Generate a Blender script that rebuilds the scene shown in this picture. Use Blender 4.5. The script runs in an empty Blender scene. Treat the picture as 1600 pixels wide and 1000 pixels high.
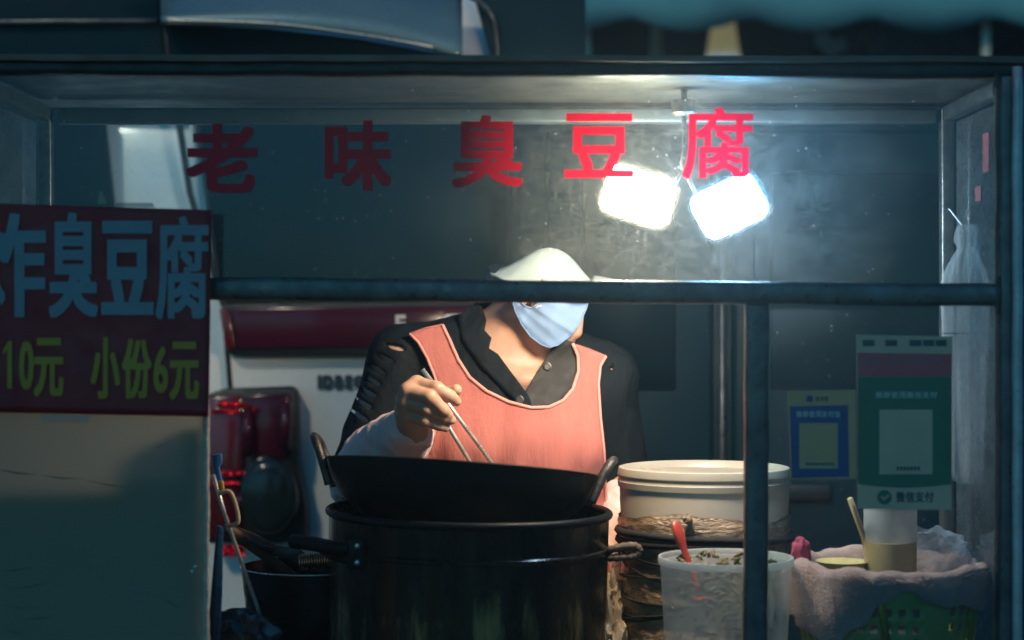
import bpy, bmesh, math, random
import numpy as np
from mathutils import Vector, Matrix, noise, geometry
from mathutils.bvhtree import BVHTree
random.seed(7)
R = math.radians
scene = bpy.context.scene
COL = scene.collection

# ------------------------------------------------------------------ camera, sky, sun, exposure
CZ, FPX = 1.35, 65 / 36 * 1600
cd = bpy.data.cameras.new('camera'); cd.lens = 65; cd.sensor_width = 36; cd.clip_end = 400; cd.clip_start = .05
cd.dof.use_dof = True; cd.dof.focus_distance = 2.62; cd.dof.aperture_fstop = 3.0
cam = bpy.data.objects.new('camera', cd); cam.location = (0, 0, CZ); cam.rotation_euler = (R(90), 0, 0)
COL.objects.link(cam); scene.camera = cam
SUN_EL, SUN_AZ = R(38), R(205)
w = bpy.data.worlds.new('World'); scene.world = w; w.use_nodes = True
nt = w.node_tree; nt.nodes.clear()
sky = nt.nodes.new('ShaderNodeTexSky'); sky.sky_type = 'NISHITA'; sky.sun_disc = False
sky.sun_elevation = SUN_EL; sky.sun_rotation = SUN_AZ
tint = nt.nodes.new('ShaderNodeMix'); tint.data_type = 'RGBA'; tint.blend_type = 'MULTIPLY'; tint.inputs[0].default_value = 1
tint.inputs[7].default_value = (.09, .46, .70, 1)
bg = nt.nodes.new('ShaderNodeBackground'); bg.inputs[1].default_value = .12
wo = nt.nodes.new('ShaderNodeOutputWorld')
nt.links.new(sky.outputs[0], tint.inputs[6]); nt.links.new(tint.outputs[2], bg.inputs[0]); nt.links.new(bg.outputs[0], wo.inputs[0])
sd = bpy.data.lights.new('sun', 'SUN'); sd.energy = .75; sd.angle = R(4); sd.color = (1, .84, .62)
so = bpy.data.objects.new('sun', sd); COL.objects.link(so)
so.rotation_euler = (R(90) - SUN_EL, 0, R(180) - SUN_AZ); so.location = (0, -3, 6)
vs = scene.view_settings; vs.view_transform = 'Standard'; vs.look = 'None'; vs.exposure = 0; vs.gamma = 1; vs.use_curve_mapping = False
scene.render.engine = 'CYCLES'; cy = scene.cycles
cy.use_denoising = True; cy.max_bounces = 10; cy.transparent_max_bounces = 24; cy.transmission_bounces = 8
cy.sample_clamp_indirect = 4; cy.caustics_refractive = False; cy.caustics_reflective = False; cy.blur_glossy = .5

# ------------------------------------------------------------------ helpers
def P(px, py, Y): return Vector(((px - 800) / FPX * Y, Y, CZ - (py - 500) / FPX * Y))
def lin(r, g, b):
    f = lambda c: (c / 255 / 12.92 if c <= 10 else ((c / 255 + .055) / 1.055) ** 2.4)
    return (f(r), f(g), f(b), 1)
class N:                                     # tiny node-graph writer
    def __init__(s, name):
        s.m = bpy.data.materials.new(name); s.m.use_nodes = True; s.t = s.m.node_tree; s.t.nodes.clear()
        s.out = s.n('OutputMaterial')
    def n(s, typ, **kw):
        x = s.t.nodes.new('ShaderNode' + typ)
        for k, v in kw.items(): setattr(x, k, v)
        return x
    def l(s, a, b): s.t.links.new(a, b)
    def coord(s, scale=(1, 1, 1)):
        c = s.n('TexCoord'); m = s.n('Mapping'); m.inputs['Scale'].default_value = scale
        s.l(c.outputs['Object'], m.inputs[0]); return m.outputs[0]
    def noise(s, scale, detail=4, rough=.6, stretch=(1, 1, 1)):
        x = s.n('TexNoise'); x.inputs['Scale'].default_value = scale; x.inputs['Detail'].default_value = detail
        x.inputs['Roughness'].default_value = rough; s.l(s.coord(stretch), x.inputs['Vector']); return x.outputs['Fac']
    def ramp(s, fac, stops):
        r = s.n('ValToRGB'); e = r.color_ramp.elements
        while len(e) < len(stops): e.new(.5)
        for i, (p, c) in enumerate(stops):
            e[i].position = p; e[i].color = c if len(c) == 4 else (*c, 1)
        s.l(fac, r.inputs[0]); return r.outputs[0]
    def bump(s, h, strength, dist=.002):
        b = s.n('Bump'); b.inputs['Strength'].default_value = strength; b.inputs['Distance'].default_value = dist
        s.l(h, b.inputs['Height']); return b.outputs[0]
    def mix(s, fac, a, b):
        x = s.n('MixShader')
        if isinstance(fac, (int, float)): x.inputs[0].default_value = fac
        else: s.l(fac, x.inputs[0])
        s.l(a, x.inputs[1]); s.l(b, x.inputs[2]); return x.outputs[0]
    def done(s, sh): s.l(sh, s.out.inputs[0]); return s.m
def g(v): return (v, v, v, 1)
def mat(name, col, rough=.5, metal=0, var=.25, scale=30, bump=.2, bscale=None, bdist=.001, stretch=(1, 1, 1), spec=.5, coat=0, sss=0, sheen=0, transl=0, rvar=.15, col2=None, emit=None):
    k = N(name); p = k.n('BsdfPrincipled'); c = col if len(col) == 4 else (*col, 1)
    f = k.noise(scale, 5, .6, stretch)
    d = col2 if col2 else tuple(x * (1 - var) for x in c[:3]); u = tuple(min(1, x * (1 + var * .6)) for x in c[:3]) if not col2 else c
    k.l(k.ramp(f, [(.3, d), (.7, u)]), p.inputs['Base Color'])
    p.inputs['Metallic'].default_value = metal; p.inputs['Specular IOR Level'].default_value = spec
    f2 = k.noise(scale * 2.3, 3, .6, stretch)
    k.l(k.ramp(f2, [(.25, g(max(.03, rough - rvar))), (.75, g(min(1, rough + rvar)))]), p.inputs['Roughness'])
    if bump: k.l(k.bump(k.noise(bscale or scale * 4, 4, .65, stretch), bump, bdist), p.inputs['Normal'])
    p.inputs['Coat Weight'].default_value = coat; p.inputs['Coat Roughness'].default_value = .08
    if sss: p.inputs['Subsurface Weight'].default_value = sss; p.inputs['Subsurface Radius'].default_value = (.012, .005, .003); p.inputs['Subsurface Scale'].default_value = .6
    if sheen: p.inputs['Sheen Weight'].default_value = sheen
    if emit: p.inputs['Emission Color'].default_value = (*emit[0], 1); p.inputs['Emission Strength'].default_value = emit[1]
    sh = p.outputs[0]
    if transl:
        t = k.n('BsdfTranslucent'); t.inputs[0].default_value = c; sh = k.mix(transl, sh, t.outputs[0])
    return k.done(sh)
def dusty_glass(name, base=.05, top=.2, spec_amt=1.0, scratch=1.0, tintc=(.83, .95, 1), fog=0):
    k = N(name)
    tr = k.n('BsdfTransparent'); tr.inputs[0].default_value = (*tintc, 1)
    du = k.n('BsdfTranslucent'); du.inputs[0].default_value = (.85, .83, .78, 1)
    df = k.n('BsdfDiffuse'); df.inputs[0].default_value = (.5, .5, .48, 1)
    dust = k.mix(.25, du.outputs[0], df.outputs[0])
    smear = k.ramp(k.noise(7, 7, .75, (1, 1, 1.6)), [(.36, g(base * .5)), (.58, g(base + (top - base) * .12)), (.74, g(base + (top - base) * .65))])
    fine = k.ramp(k.noise(620, 3, .8, (.30, 1, 1)), [(.42, g(0)), (.75, g(top * .30 * scratch))])
    scr = k.ramp(k.noise(260, 3, .7, (1, 1, .06)), [(.6, g(0)), (.8, g(top * .35 * scratch))])
    v = k.n('TexVoronoi'); v.inputs['Scale'].default_value = 85; k.l(k.coord(), v.inputs['Vector'])
    spk = k.ramp(v.outputs['Distance'], [(.03, g(.6)), (.085, g(0))])
    cut = k.ramp(k.noise(24, 2, .5), [(.44, g(0)), (.56, g(1))])
    mm = k.n('Math', operation='MULTIPLY'); k.l(spk, mm.inputs[0]); k.l(cut, mm.inputs[1])
    a = k.n('Math', operation='ADD'); k.l(smear, a.inputs[0]); k.l(fine, a.inputs[1])
    b = k.n('Math', operation='ADD'); k.l(a.outputs[0], b.inputs[0]); k.l(mm.outputs[0], b.inputs[1])
    c = k.n('Math', operation='ADD'); c.use_clamp = True; k.l(b.outputs[0], c.inputs[0]); k.l(scr, c.inputs[1])
    body = k.mix(c.outputs[0], tr.outputs[0], dust)
    if fog:
        rf = k.n('BsdfRefraction'); rf.inputs['IOR'].default_value = 1.12; rf.inputs['Roughness'].default_value = .62; rf.inputs[0].default_value = (.9, .93, .95, 1)
        body = k.mix(fog, body, rf.outputs[0])
    gl = k.n('BsdfGlossy'); gl.inputs['Roughness'].default_value = .06; gl.inputs[0].default_value = (.9, .95, 1, 1)
    fr = k.n('Fresnel'); fr.inputs[0].default_value = 1.3
    s2 = k.n('Math', operation='MULTIPLY'); k.l(fr.outputs[0], s2.inputs[0]); s2.inputs[1].default_value = spec_amt
    return k.done(k.mix(s2.outputs[0], body, gl.outputs[0]))
def film(name, col, opacity=.35, rough=.25, crinkle=.5, scale=60):      # thin translucent plastic
    k = N(name); tr = k.n('BsdfTransparent'); tl = k.n('BsdfTranslucent'); tl.inputs[0].default_value = (*col, 1)
    p = k.n('BsdfPrincipled'); p.inputs['Base Color'].default_value = (*col, 1); p.inputs['Roughness'].default_value = rough
    nb = k.bump(k.noise(scale, 5, .7), crinkle, .003); k.l(nb, p.inputs['Normal'])
    a = k.mix(.5, tl.outputs[0], p.outputs[0])
    f = k.ramp(k.noise(14, 4, .6), [(.3, g(opacity * .75)), (.7, g(min(1, opacity * 1.2)))])
    return k.done(k.mix(f, tr.outputs[0], a))

def link(name, me, m=None, parent=None, smooth=False):
    o = bpy.data.objects.new(name, me); COL.objects.link(o)
    if m: me.materials.clear(); me.materials.append(m)
    if smooth:
        for p in me.polygons: p.use_smooth = True
    if parent:
        o.parent = parent; o.matrix_parent_inverse = Matrix.Translation(-parent.location)
    return o
def tag(o, label=None, cat=None, group=None, kind=None):
    for k, v in (('label', label), ('category', cat), ('group', group), ('kind', kind)):
        if v: o[k] = v
    return o
def thing(name, loc, label, cat, group=None):
    o = bpy.data.objects.new(name, None); o.location = loc; o.empty_display_size = .05; COL.objects.link(o)
    return tag(o, label, cat, group)
def from_bm(name, bm, m, parent=None, smooth=False, angle=None):
    me = bpy.data.meshes.new(name); bm.normal_update(); bm.to_mesh(me); bm.free()
    o = link(name, me, m, parent, smooth)
    if angle: me.set_sharp_from_angle(angle=R(angle))
    return o
def from_py(name, v, f, m, parent=None, smooth=True):
    me = bpy.data.meshes.new(name); me.from_pydata([tuple(x) for x in v], [], f); me.update()
    return link(name, me, m, parent, smooth)
def bm_box(bm, lo, hi, bev=0, seg=2):
    r = bmesh.ops.create_cube(bm, size=1)['verts']
    for v in r: v.co = Vector([(lo[i] + hi[i]) / 2 + v.co[i] * (hi[i] - lo[i]) for i in range(3)])
    if bev:
        es = list({e for v in r for e in v.link_edges})
        bmesh.ops.bevel(bm, geom=es, offset=bev, segments=seg, profile=.5, affect='EDGES')
def box(name, lo, hi, m, parent=None, bev=.002, seg=2):
    bm = bmesh.new(); bm_box(bm, lo, hi, bev, seg); return from_bm(name, bm, m, parent, bev > 0, 40 if bev else None)
def prism(name, poly, Y, th, m, parent=None, bev=.003, seg=2, curve=None):   # outline in picture coordinates at distance Y, thickness th towards the back
    bm = bmesh.new(); vs_ = [bm.verts.new(P(x, y, Y)) for x, y in poly]; f = bm.faces.new(vs_)
    bm.normal_update()
    if f.normal.y > 0: f.normal_flip()
    r = bmesh.ops.extrude_face_region(bm, geom=[f])
    nv = [e for e in r['geom'] if isinstance(e, bmesh.types.BMVert)]
    for v in vs_: pass
    for v in nv: v.co.y += 0
    # the original face stays behind: move it back
    for v in vs_: v.co.y += th
    bmesh.ops.recalc_face_normals(bm, faces=bm.faces)
    if bev: bmesh.ops.bevel(bm, geom=list(bm.edges), offset=bev, segments=seg, profile=.5, affect='EDGES', clamp_overlap=True)
    return from_bm(name, bm, m, parent, bev > 0, 40)
def tube_data(pts, rad, n=10, cap=True, flat=1.0):
    pts = [Vector(p) for p in pts]; L = len(pts); rr = rad if isinstance(rad, (list, tuple)) else [rad] * L
    V, F = [], []; up = None
    for i, p in enumerate(pts):
        t = (pts[min(i + 1, L - 1)] - pts[max(i - 1, 0)]).normalized()
        if up is None: up = t.orthogonal().normalized()
        up = (up - t * up.dot(t)); up = up.normalized() if up.length > 1e-6 else t.orthogonal().normalized()
        s = t.cross(up)
        for j in range(n):
            a = 2 * math.pi * j / n; V.append(p + (up * math.cos(a) + s * math.sin(a) * flat) * rr[i])
    for i in range(L - 1):
        for j in range(n): F.append((i * n + j, i * n + (j + 1) % n, (i + 1) * n + (j + 1) % n, (i + 1) * n + j))
    if cap: F.append(tuple(range(n))[::-1]); F.append(tuple((L - 1) * n + j for j in range(n)))
    return V, F
def tube(name, pts, rad, m, parent=None, n=10, flat=1.0):
    V, F = tube_data(pts, rad, n, True, flat); return from_py(name, V, F, m, parent)
def spline(pts, k=8):
    pts = [Vector(p) for p in pts]; out = []
    for i in range(len(pts) - 1):
        a, b, c, d = pts[max(i - 1, 0)], pts[i], pts[i + 1], pts[min(i + 2, len(pts) - 1)]
        for j in range(k):
            t = j / k; out.append(.5 * ((2 * b) + (c - a) * t + (2 * a - 5 * b + 4 * c - d) * t * t + (3 * b - a - 3 * c + d) * t ** 3))
    out.append(pts[-1]); return out
def lathe(name, prof, m, parent=None, n=64, M=None, wob=None, close=False):
    V, F = [], []
    for r, z in prof:
        for j in range(n):
            a = 2 * math.pi * j / n; v = Vector((r * math.cos(a), r * math.sin(a), z))
            if wob: v = wob(v, a)
            V.append(M @ v if M else v)
    L = len(prof)
    for i in range(L - 1 + (1 if close else 0)):
        for j in range(n):
            q = (i + 1) % L; F.append((i * n + j, i * n + (j + 1) % n, q * n + (j + 1) % n, q * n + j))
    if not close:
        if prof[0][0] > 1e-5: F.append(tuple(range(n))[::-1])
        if prof[-1][0] > 1e-5: F.append(tuple((L - 1) * n + j for j in range(n)))
    o = from_py(name, V, F, m, parent); o.data.set_sharp_from_angle(angle=R(40)); return o
def crumple(name, c, r, m, parent=None, amp=.3, freq=2.5, seed=0, sub=4, squash=None):
    bm = bmesh.new(); bmesh.ops.create_icosphere(bm, subdivisions=sub, radius=1)
    for v in bm.verts:
        d = v.co.copy(); q = d * freq + Vector((seed * 3.1, seed * 1.7, seed))
        h = 1 + amp * (noise.noise(q) + .6 * abs(noise.noise(q * 2.1)) + .35 * abs(noise.noise(q * 4.7)) - .25)
        v.co = Vector([c[i] + d[i] * r[i] * h for i in range(3)])
        if squash is not None: v.co.z = max(v.co.z, squash)
    o = from_bm(name, bm, m, parent, True); o.data.set_sharp_from_angle(angle=R(28)); return o

# ---- lettering: outlines of single characters, laid flat at their own box on the sign
GL = {}
def glyph(ch):
    if ch not in GL:
        c = bpy.data.curves.new('lettering', 'FONT'); c.body = ch; c.size = 1; c.resolution_u = 3
        o = bpy.data.objects.new('lettering', c); COL.objects.link(o)
        dg = bpy.context.evaluated_depsgraph_get(); me = bpy.data.meshes.new_from_object(o.evaluated_get(dg))
        v = [(a.co.x, a.co.y) for a in me.vertices]; f = [tuple(p.vertices) for p in me.polygons]
        x0, x1 = min(a for a, b in v), max(a for a, b in v); y0, y1 = min(b for a, b in v), max(b for a, b in v)
        GL[ch] = ([((a - x0) / (x1 - x0), (b - y0) / (y1 - y0)) for a, b in v], f)
        bpy.data.objects.remove(o); bpy.data.meshes.remove(me); bpy.data.curves.remove(c)
    return GL[ch]
def write(name, items, Y, m, parent, bold=1.5, layer=0, slant=0):       # items: (char, x0, y0, x1, y1); strokes thickened and merged into one flat outline
    V, F = [], []
    for ch, x0, y0, x1, y1 in items:
        gv, gf = glyph(ch); pv, pf = [], []
        st = [(a, b) for a, b in ((-1, -1), (1, -1), (-1, 1), (1, 1), (0, 0), (0, 1), (0, -1), (1, 0), (-1, 0))] if bold else [(0, 0)]
        for k, (a, b) in enumerate(st):
            n0 = len(pv); e = .0007 * k
            for u, v in gv:
                px = x0 + bold + u * (x1 - x0 - 2 * bold) + a * bold + e; py = y1 - bold - v * (y1 - y0 - 2 * bold) + b * bold + slant * (px - x0) + e * .7
                pv.append(Vector((px, -py)))
            pf += [[n0 + i for i in t] for t in gf]
        if len(st) > 1:
            r = geometry.delaunay_2d_cdt(pv, [], pf, 0, 1e-4); ov = r[0]; T = np.array([[tuple(pv[t[0]]), tuple(pv[t[i]]), tuple(pv[t[i + 1]])] for t in pf for i in range(1, len(t) - 1)], np.float32)
            OA = np.array([tuple(v) for v in ov], np.float32); C = np.array([OA[list(f)].mean(0) for f in r[2]]); sg = []
            for a in range(3):
                p0, p1 = T[:, a], T[:, (a + 1) % 3]; sg.append((p1[:, 0] - p0[:, 0])[:, None] * (C[None, :, 1] - p0[:, 1, None]) - (p1[:, 1] - p0[:, 1])[:, None] * (C[None, :, 0] - p0[:, 0, None]))
            ins = (((sg[0] > 0) & (sg[1] > 0) & (sg[2] > 0)) | ((sg[0] < 0) & (sg[1] < 0) & (sg[2] < 0))).any(0); keep = [f for f, k_ in zip(r[2], ins) if k_]
            pv, pf = ov, keep
        n0 = len(V)
        for q in pv: p = P(q[0], -q[1], Y); p.y = Y; V.append(p)
        for t in pf:
            ar = sum(pv[t[i]][0] * pv[t[(i + 1) % len(t)]][1] - pv[t[(i + 1) % len(t)]][0] * pv[t[i]][1] for i in range(len(t)))
            F.append(tuple(n0 + i for i in (t if ar > 0 else t[::-1])))
    return from_py(name, V, F, m, parent, False)
def flat(name, poly, Y, m, parent): return from_py(name, [P(x, y, Y) for x, y in poly], [tuple(range(len(poly)))[::-1]], m, parent, False)
def rect(x0, y0, x1, y1): return [(x0, y0), (x1, y0), (x1, y1), (x0, y1)]
def rrect(x0, y0, x1, y1, r, k=4):
    o = []
    for cx, cy, a0 in ((x1 - r, y0 + r, -90), (x1 - r, y1 - r, 0), (x0 + r, y1 - r, 90), (x0 + r, y0 + r, 180)):
        for i in range(k + 1):
            a = R(a0 + 90 * i / k); o.append((cx + r * math.cos(a), cy + r * math.sin(a)))
    return o

# ---- signed-distance modelling for the figure and its clothes
def first_hit(trees, d, ymin=2.69):
    best = None
    for tr in trees:
        o_ = CAM
        for _ in range(8):
            h = tr.ray_cast(o_, d)
            if h[0] is None: break
            if h[0].y > ymin: t = (h[0] - CAM).length; best = t if best is None or t < best else best; break
            o_ = h[0] + d * .0005
    return best
class Field:
    def __init__(s, lo, hi, h):
        s.lo = np.array(lo, np.float32); s.h = h; s.n = (np.ceil((np.array(hi) - np.array(lo)) / h).astype(int) + 1)
        s.F = np.full(s.n, .5, np.float32)
        s.ax = [s.lo[i] + h * np.arange(s.n[i], dtype=np.float32) for i in range(3)]
    def sl(s, lo, hi):
        return tuple(slice(int(np.clip(math.floor((lo[i] - s.lo[i]) / s.h), 0, s.n[i])), int(np.clip(math.ceil((hi[i] - s.lo[i]) / s.h) + 1, 0, s.n[i]))) for i in range(3))
    def xyz(s, q): return np.meshgrid(s.ax[0][q[0]], s.ax[1][q[1]], s.ax[2][q[2]], indexing='ij', sparse=True)
    def add(s, prim, k=.01, sub=False):
        fn, lo, hi = prim; m = k + s.h * 3 + .01
        q = s.sl([a - m for a in lo], [a + m for a in hi])
        if any(t.stop <= t.start for t in q): return
        d = fn(*s.xyz(q)).astype(np.float32); a = s.F[q]
        if sub: d = -d; hh = np.clip(.5 - .5 * (d - a) / -k, 0, 1) if False else None; s.F[q] = np.maximum(a, d); return
        hh = np.clip(.5 + .5 * (d - a) / k, 0, 1); s.F[q] = d + (a - d) * hh - k * hh * (1 - hh)
    def mesh(s):
        F = s.F; S = F < 0; n = s.n
        c = [F[i:n[0] - 1 + i, j:n[1] - 1 + j, k:n[2] - 1 + k] for i in (0, 1) for j in (0, 1) for k in (0, 1)]
        cs = np.zeros(c[0].shape, np.int8)
        for a in c: cs += (a < 0)
        act = (cs > 0) & (cs < 8); idx = np.argwhere(act); vid = np.full(act.shape, -1, np.int64); vid[act] = np.arange(len(idx))
        val = np.stack([a[act] for a in c], 1); corner = np.array([(i, j, k) for i in (0, 1) for j in (0, 1) for k in (0, 1)], float)
        pos = np.zeros((len(idx), 3)); cnt = np.zeros(len(idx))
        for a in range(8):
            for b in range(a + 1, 8):
                if np.abs(corner[a] - corner[b]).sum() != 1: continue
                va, vb = val[:, a], val[:, b]; mk = (va < 0) != (vb < 0); t = np.where(mk, va / np.where(mk, va - vb, 1), 0)
                pos += np.where(mk[:, None], corner[a] + t[:, None] * (corner[b] - corner[a]), 0); cnt += mk
        pos = pos / cnt[:, None] + idx; V = pos * s.h + s.lo; Q = []
        for ax in range(3):
            o = [(1, 2), (2, 0), (0, 1)][ax]
            a = [slice(None)] * 3; b = [slice(None)] * 3; a[ax] = slice(0, -1); b[ax] = slice(1, None)
            A, B = S[tuple(a)], S[tuple(b)]; e = np.argwhere(A != B)
            e = e[(e[:, o[0]] > 0) & (e[:, o[1]] > 0) & (e[:, o[0]] < n[o[0]] - 1) & (e[:, o[1]] < n[o[1]] - 1)]
            u = np.zeros(3, int); u[o[0]] = 1; w_ = np.zeros(3, int); w_[o[1]] = 1
            q = np.stack([vid[tuple((e - u - w_).T)], vid[tuple((e - w_).T)], vid[tuple(e.T)], vid[tuple((e - u).T)]], 1)
            ins = A[tuple(e.T)]; q[~ins] = q[~ins][:, ::-1]; Q.append(q)
        return V, np.concatenate(Q)
def cone(a, b, ra, rb):
    a, b = np.array(a, float), np.array(b, float); ba = b - a; L = max(float(ba @ ba), 1e-9); r = max(ra, rb)
    def fn(x, y, z):
        t = np.clip(((x - a[0]) * ba[0] + (y - a[1]) * ba[1] + (z - a[2]) * ba[2]) / L, 0, 1)
        return np.sqrt((x - a[0] - t * ba[0]) ** 2 + (y - a[1] - t * ba[1]) ** 2 + (z - a[2] - t * ba[2]) ** 2) - (ra + (rb - ra) * t)
    return fn, np.minimum(a, b) - r, np.maximum(a, b) + r
def ell(c, r, rot=None):
    c = np.array(c, float); r = np.array(r, float); M = np.array(rot) if rot is not None else np.eye(3); m = r.max()
    def fn(x, y, z):
        d = [x - c[0], y - c[1], z - c[2]]; q = [M[0][i] * d[0] + M[1][i] * d[1] + M[2][i] * d[2] for i in range(3)]
        k0 = np.sqrt(sum((q[i] / r[i]) ** 2 for i in range(3))); k1 = np.sqrt(sum((q[i] / r[i] ** 2) ** 2 for i in range(3)))
        return k0 * (k0 - 1) / np.maximum(k1, 1e-6)
    return fn, c - m, c + m
def grow(prim, d):
    fn, lo, hi = prim; return (lambda x, y, z: fn(x, y, z) - d), np.array(lo) - d, np.array(hi) + d
def chain(pts, rs, k=.004):
    pr = [cone(pts[i], pts[i + 1], rs[i], rs[i + 1]) for i in range(len(pts) - 1)]
    def fn(x, y, z):
        F = None
        for p in pr:
            d = p[0](x, y, z)
            if F is None: F = d
            else: h = np.clip(.5 + .5 * (d - F) / k, 0, 1); F = d + (F - d) * h - k * h * (1 - h)
        return F
    return fn, np.min([p[1] for p in pr], 0), np.max([p[2] for p in pr], 0)
def rumple(V, amp, freq, stretch=(1, 1, 1), seed=0, center=None):
    out = []
    for v in V:
        v = Vector(v); q = Vector((v.x * stretch[0], v.y * stretch[1], v.z * stretch[2])) * freq + Vector((seed, seed * 2, seed * 3))
        d = noise.noise_vector(q) + .5 * noise.noise_vector(q * 2.3)
        out.append(v + d * amp)
    return out
CAM = Vector((0, 0, CZ))
def drape(name, poly, trees, m, parent, off=.004, step=7, iters=25, wrinkle=None, thick=.0012, tight=True):
    """cloth that lies on the figure: outline seen from the front, laid onto what is behind it"""
    B = []
    for i in range(len(poly)):
        a, b = Vector(poly[i]), Vector(poly[(i + 1) % len(poly)]); k = max(1, round((b - a).length / step))
        B += [a.lerp(b, j / k) for j in range(k)]
    nb = len(B); xs = [p.x for p in B]; ys = [p.y for p in B]; pts = list(B)
    def inside(x, y):
        c = False; j = nb - 1
        for i in range(nb):
            if (B[i].y > y) != (B[j].y > y) and x < (B[j].x - B[i].x) * (y - B[i].y) / (B[j].y - B[i].y) + B[i].x: c = not c
            j = i
        return c
    y = min(ys) + step * .5
    while y < max(ys):
        x = min(xs) + step * .5
        while x < max(xs):
            if inside(x, y) and min((Vector((x, y)) - b).length_squared for b in B) > (step * .55) ** 2: pts.append(Vector((x, y)))
            x += step
        y += step
    vo, eo, fo = geometry.delaunay_2d_cdt([Vector(p) for p in pts], [], [list(range(nb))], 1, 1e-6)[:3]
    T = []; D = []
    for p in vo:
        d = (P(p.x, p.y, 1) - CAM).normalized(); D.append(d); T.append(first_hit(trees, d))
    nbv = [set() for _ in vo]
    for a, b in eo: nbv[a].add(b); nbv[b].add(a)
    known = [t is not None for t in T]
    while not all(t is not None for t in T):
        ch = False; T2 = list(T)
        for i, t in enumerate(T):
            if t is None:
                q = [T[j] for j in nbv[i] if T[j] is not None]
                if q: T2[i] = sum(q) / len(q); ch = True
        T = T2
        if not ch: break
    T = [t if t is not None else 2.8 for t in T]
    lim = list(T)
    for _ in range(iters):
        T = [min(sum(T[j] for j in nbv[i]) / len(nbv[i]) if nbv[i] else T[i], lim[i] if (tight and known[i]) else 9) for i in range(len(T))]
    V = [CAM + D[i] * (T[i] - off - (wrinkle(vo[i].x, vo[i].y) if wrinkle else 0)) for i in range(len(vo))]
    F = []
    for f in fo:
        n_ = (V[f[1]] - V[f[0]]).cross(V[f[2]] - V[f[0]]); F.append(tuple(f) if n_.y < 0 else tuple(f)[::-1])
    o = from_py(name, V, F, m, parent)
    if thick:
        s = o.modifiers.new('thickness', 'SOLIDIFY'); s.thickness = thick; s.offset = -1
    return o, V[:nb], B

# ------------------------------------------------------------------ materials
steel = mat('worn steel tube', (.15, .15, .15), .36, .6, .6, 30, .5, 70, .0012, col2=(.055, .06, .065))
steel_dark = mat('dark painted steel', (.045, .055, .06), .45, .3, .4, 20, .3, 90, .0008)
galv = mat('galvanised sheet', (.085, .08, .07), .45, .7, .3, 8, .1, 40, .0008, (1, 1, 1))
clear = dusty_glass('dusty glass', .045, .15)
greasy = dusty_glass('greasy front glass', .018, .22, fog=.022)
sideglass = dusty_glass('dusty side glass', .34, .6)
vinyl = mat('red vinyl lettering', (.82, .012, .042), .5, 0, .12, 40, 0, transl=.42)
vinyl_edge = mat('pale vinyl edge', (.7, .5, .4), .5, 0, .1, 30, 0, transl=.5)
asphalt = mat('asphalt', (.05, .05, .052), .85, 0, .4, 12, .6, 200, .004)
paving = mat('paving stone', (.22, .21, .2), .8, 0, .3, 5, .4, 90, .003)
boardm = mat('white plastic board', (.72, .68, .58), .5, 0, .10, 7, .12, 25, .002, transl=.82)
rim_beige = mat('frayed board edge', (.50, .42, .32), .8, 0, .4, 60, .8, 150, .003)
bannerm = mat('dark red banner', (.34, .010, .014), .55, 0, .2, 12, .2, 25, .002)
bl_white = mat('white banner lettering', (.25, .28, .30), .55, 0, .1, 20, 0)
bl_yellow = mat('yellow banner lettering', (.60, .27, .012), .55, 0, .1, 20, 0)
white_pl = mat('cream plastic', (.56, .49, .39), .42, 0, .08, 12, .08, 60, .0006, sss=.15)
lid_pl = mat('lid plastic', (.40, .36, .29), .38, 0, .08, 10, .08, 40, .0006, sss=.15)
iron = mat('black carbon iron', (.004, .006, .008), .5, .1, .5, 35, .5, 180, .0008, spec=.2)
ear_m = mat('worn iron handle', (.012, .012, .012), .45, .5, .5, 60, .7, 220, .0012, col2=(.10, .09, .08))
k = N('sooty stock pot with painted sheen'); p_ = k.n('BsdfPrincipled')
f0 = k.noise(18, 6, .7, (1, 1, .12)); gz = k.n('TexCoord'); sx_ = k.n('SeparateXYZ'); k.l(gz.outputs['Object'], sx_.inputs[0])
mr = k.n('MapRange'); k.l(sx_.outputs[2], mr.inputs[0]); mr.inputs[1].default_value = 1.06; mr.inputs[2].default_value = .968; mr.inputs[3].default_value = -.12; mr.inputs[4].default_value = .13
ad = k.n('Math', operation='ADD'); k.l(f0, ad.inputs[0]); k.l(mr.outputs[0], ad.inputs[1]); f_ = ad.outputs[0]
k.l(k.ramp(f_, [(.42, (.008, .009, .010)), (.62, (.04, .034, .022)), (.78, (.50, .36, .14))]), p_.inputs['Base Color'])  # golden streaks low down paint brassy reflections into the colour, soot stays above
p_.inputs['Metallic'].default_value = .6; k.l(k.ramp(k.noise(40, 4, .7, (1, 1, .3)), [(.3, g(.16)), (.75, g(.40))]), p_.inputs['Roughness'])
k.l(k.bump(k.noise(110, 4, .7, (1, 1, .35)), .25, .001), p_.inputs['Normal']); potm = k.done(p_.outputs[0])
wrapm = mat('brown crinkled film', (.52, .36, .22), .30, .1, .6, 16, 1, 85, .006, (1, 1, 3.0), coat=.5, col2=(.16, .10, .06))
ropem = mat('dark twine', (.012, .010, .010), .8, 0, .5, 90, .8, 300, .002)
brown_rope = mat('burnt rope', (.16, .11, .07), .8, 0, .5, 90, .8, 260, .002)
clearpl = film('milky container plastic', (.70, .71, .66), .42, .35, .08, 30)
bagpl = film('white bag plastic', (.80, .82, .84), .42, .3, .8, 45)
bagbeige = mat('crumpled beige bag', (.66, .56, .42), .45, 0, .15, 25, .5, 60, .003, transl=.35)
red_pl = mat('red plastic', (.50, .05, .03), .35, 0, .1, 20, .05, sss=.1)
greenpl = mat('green basket plastic', (.42, .50, .15), .4, 0, .2, 14, .1, 60, transl=.35)
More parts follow.
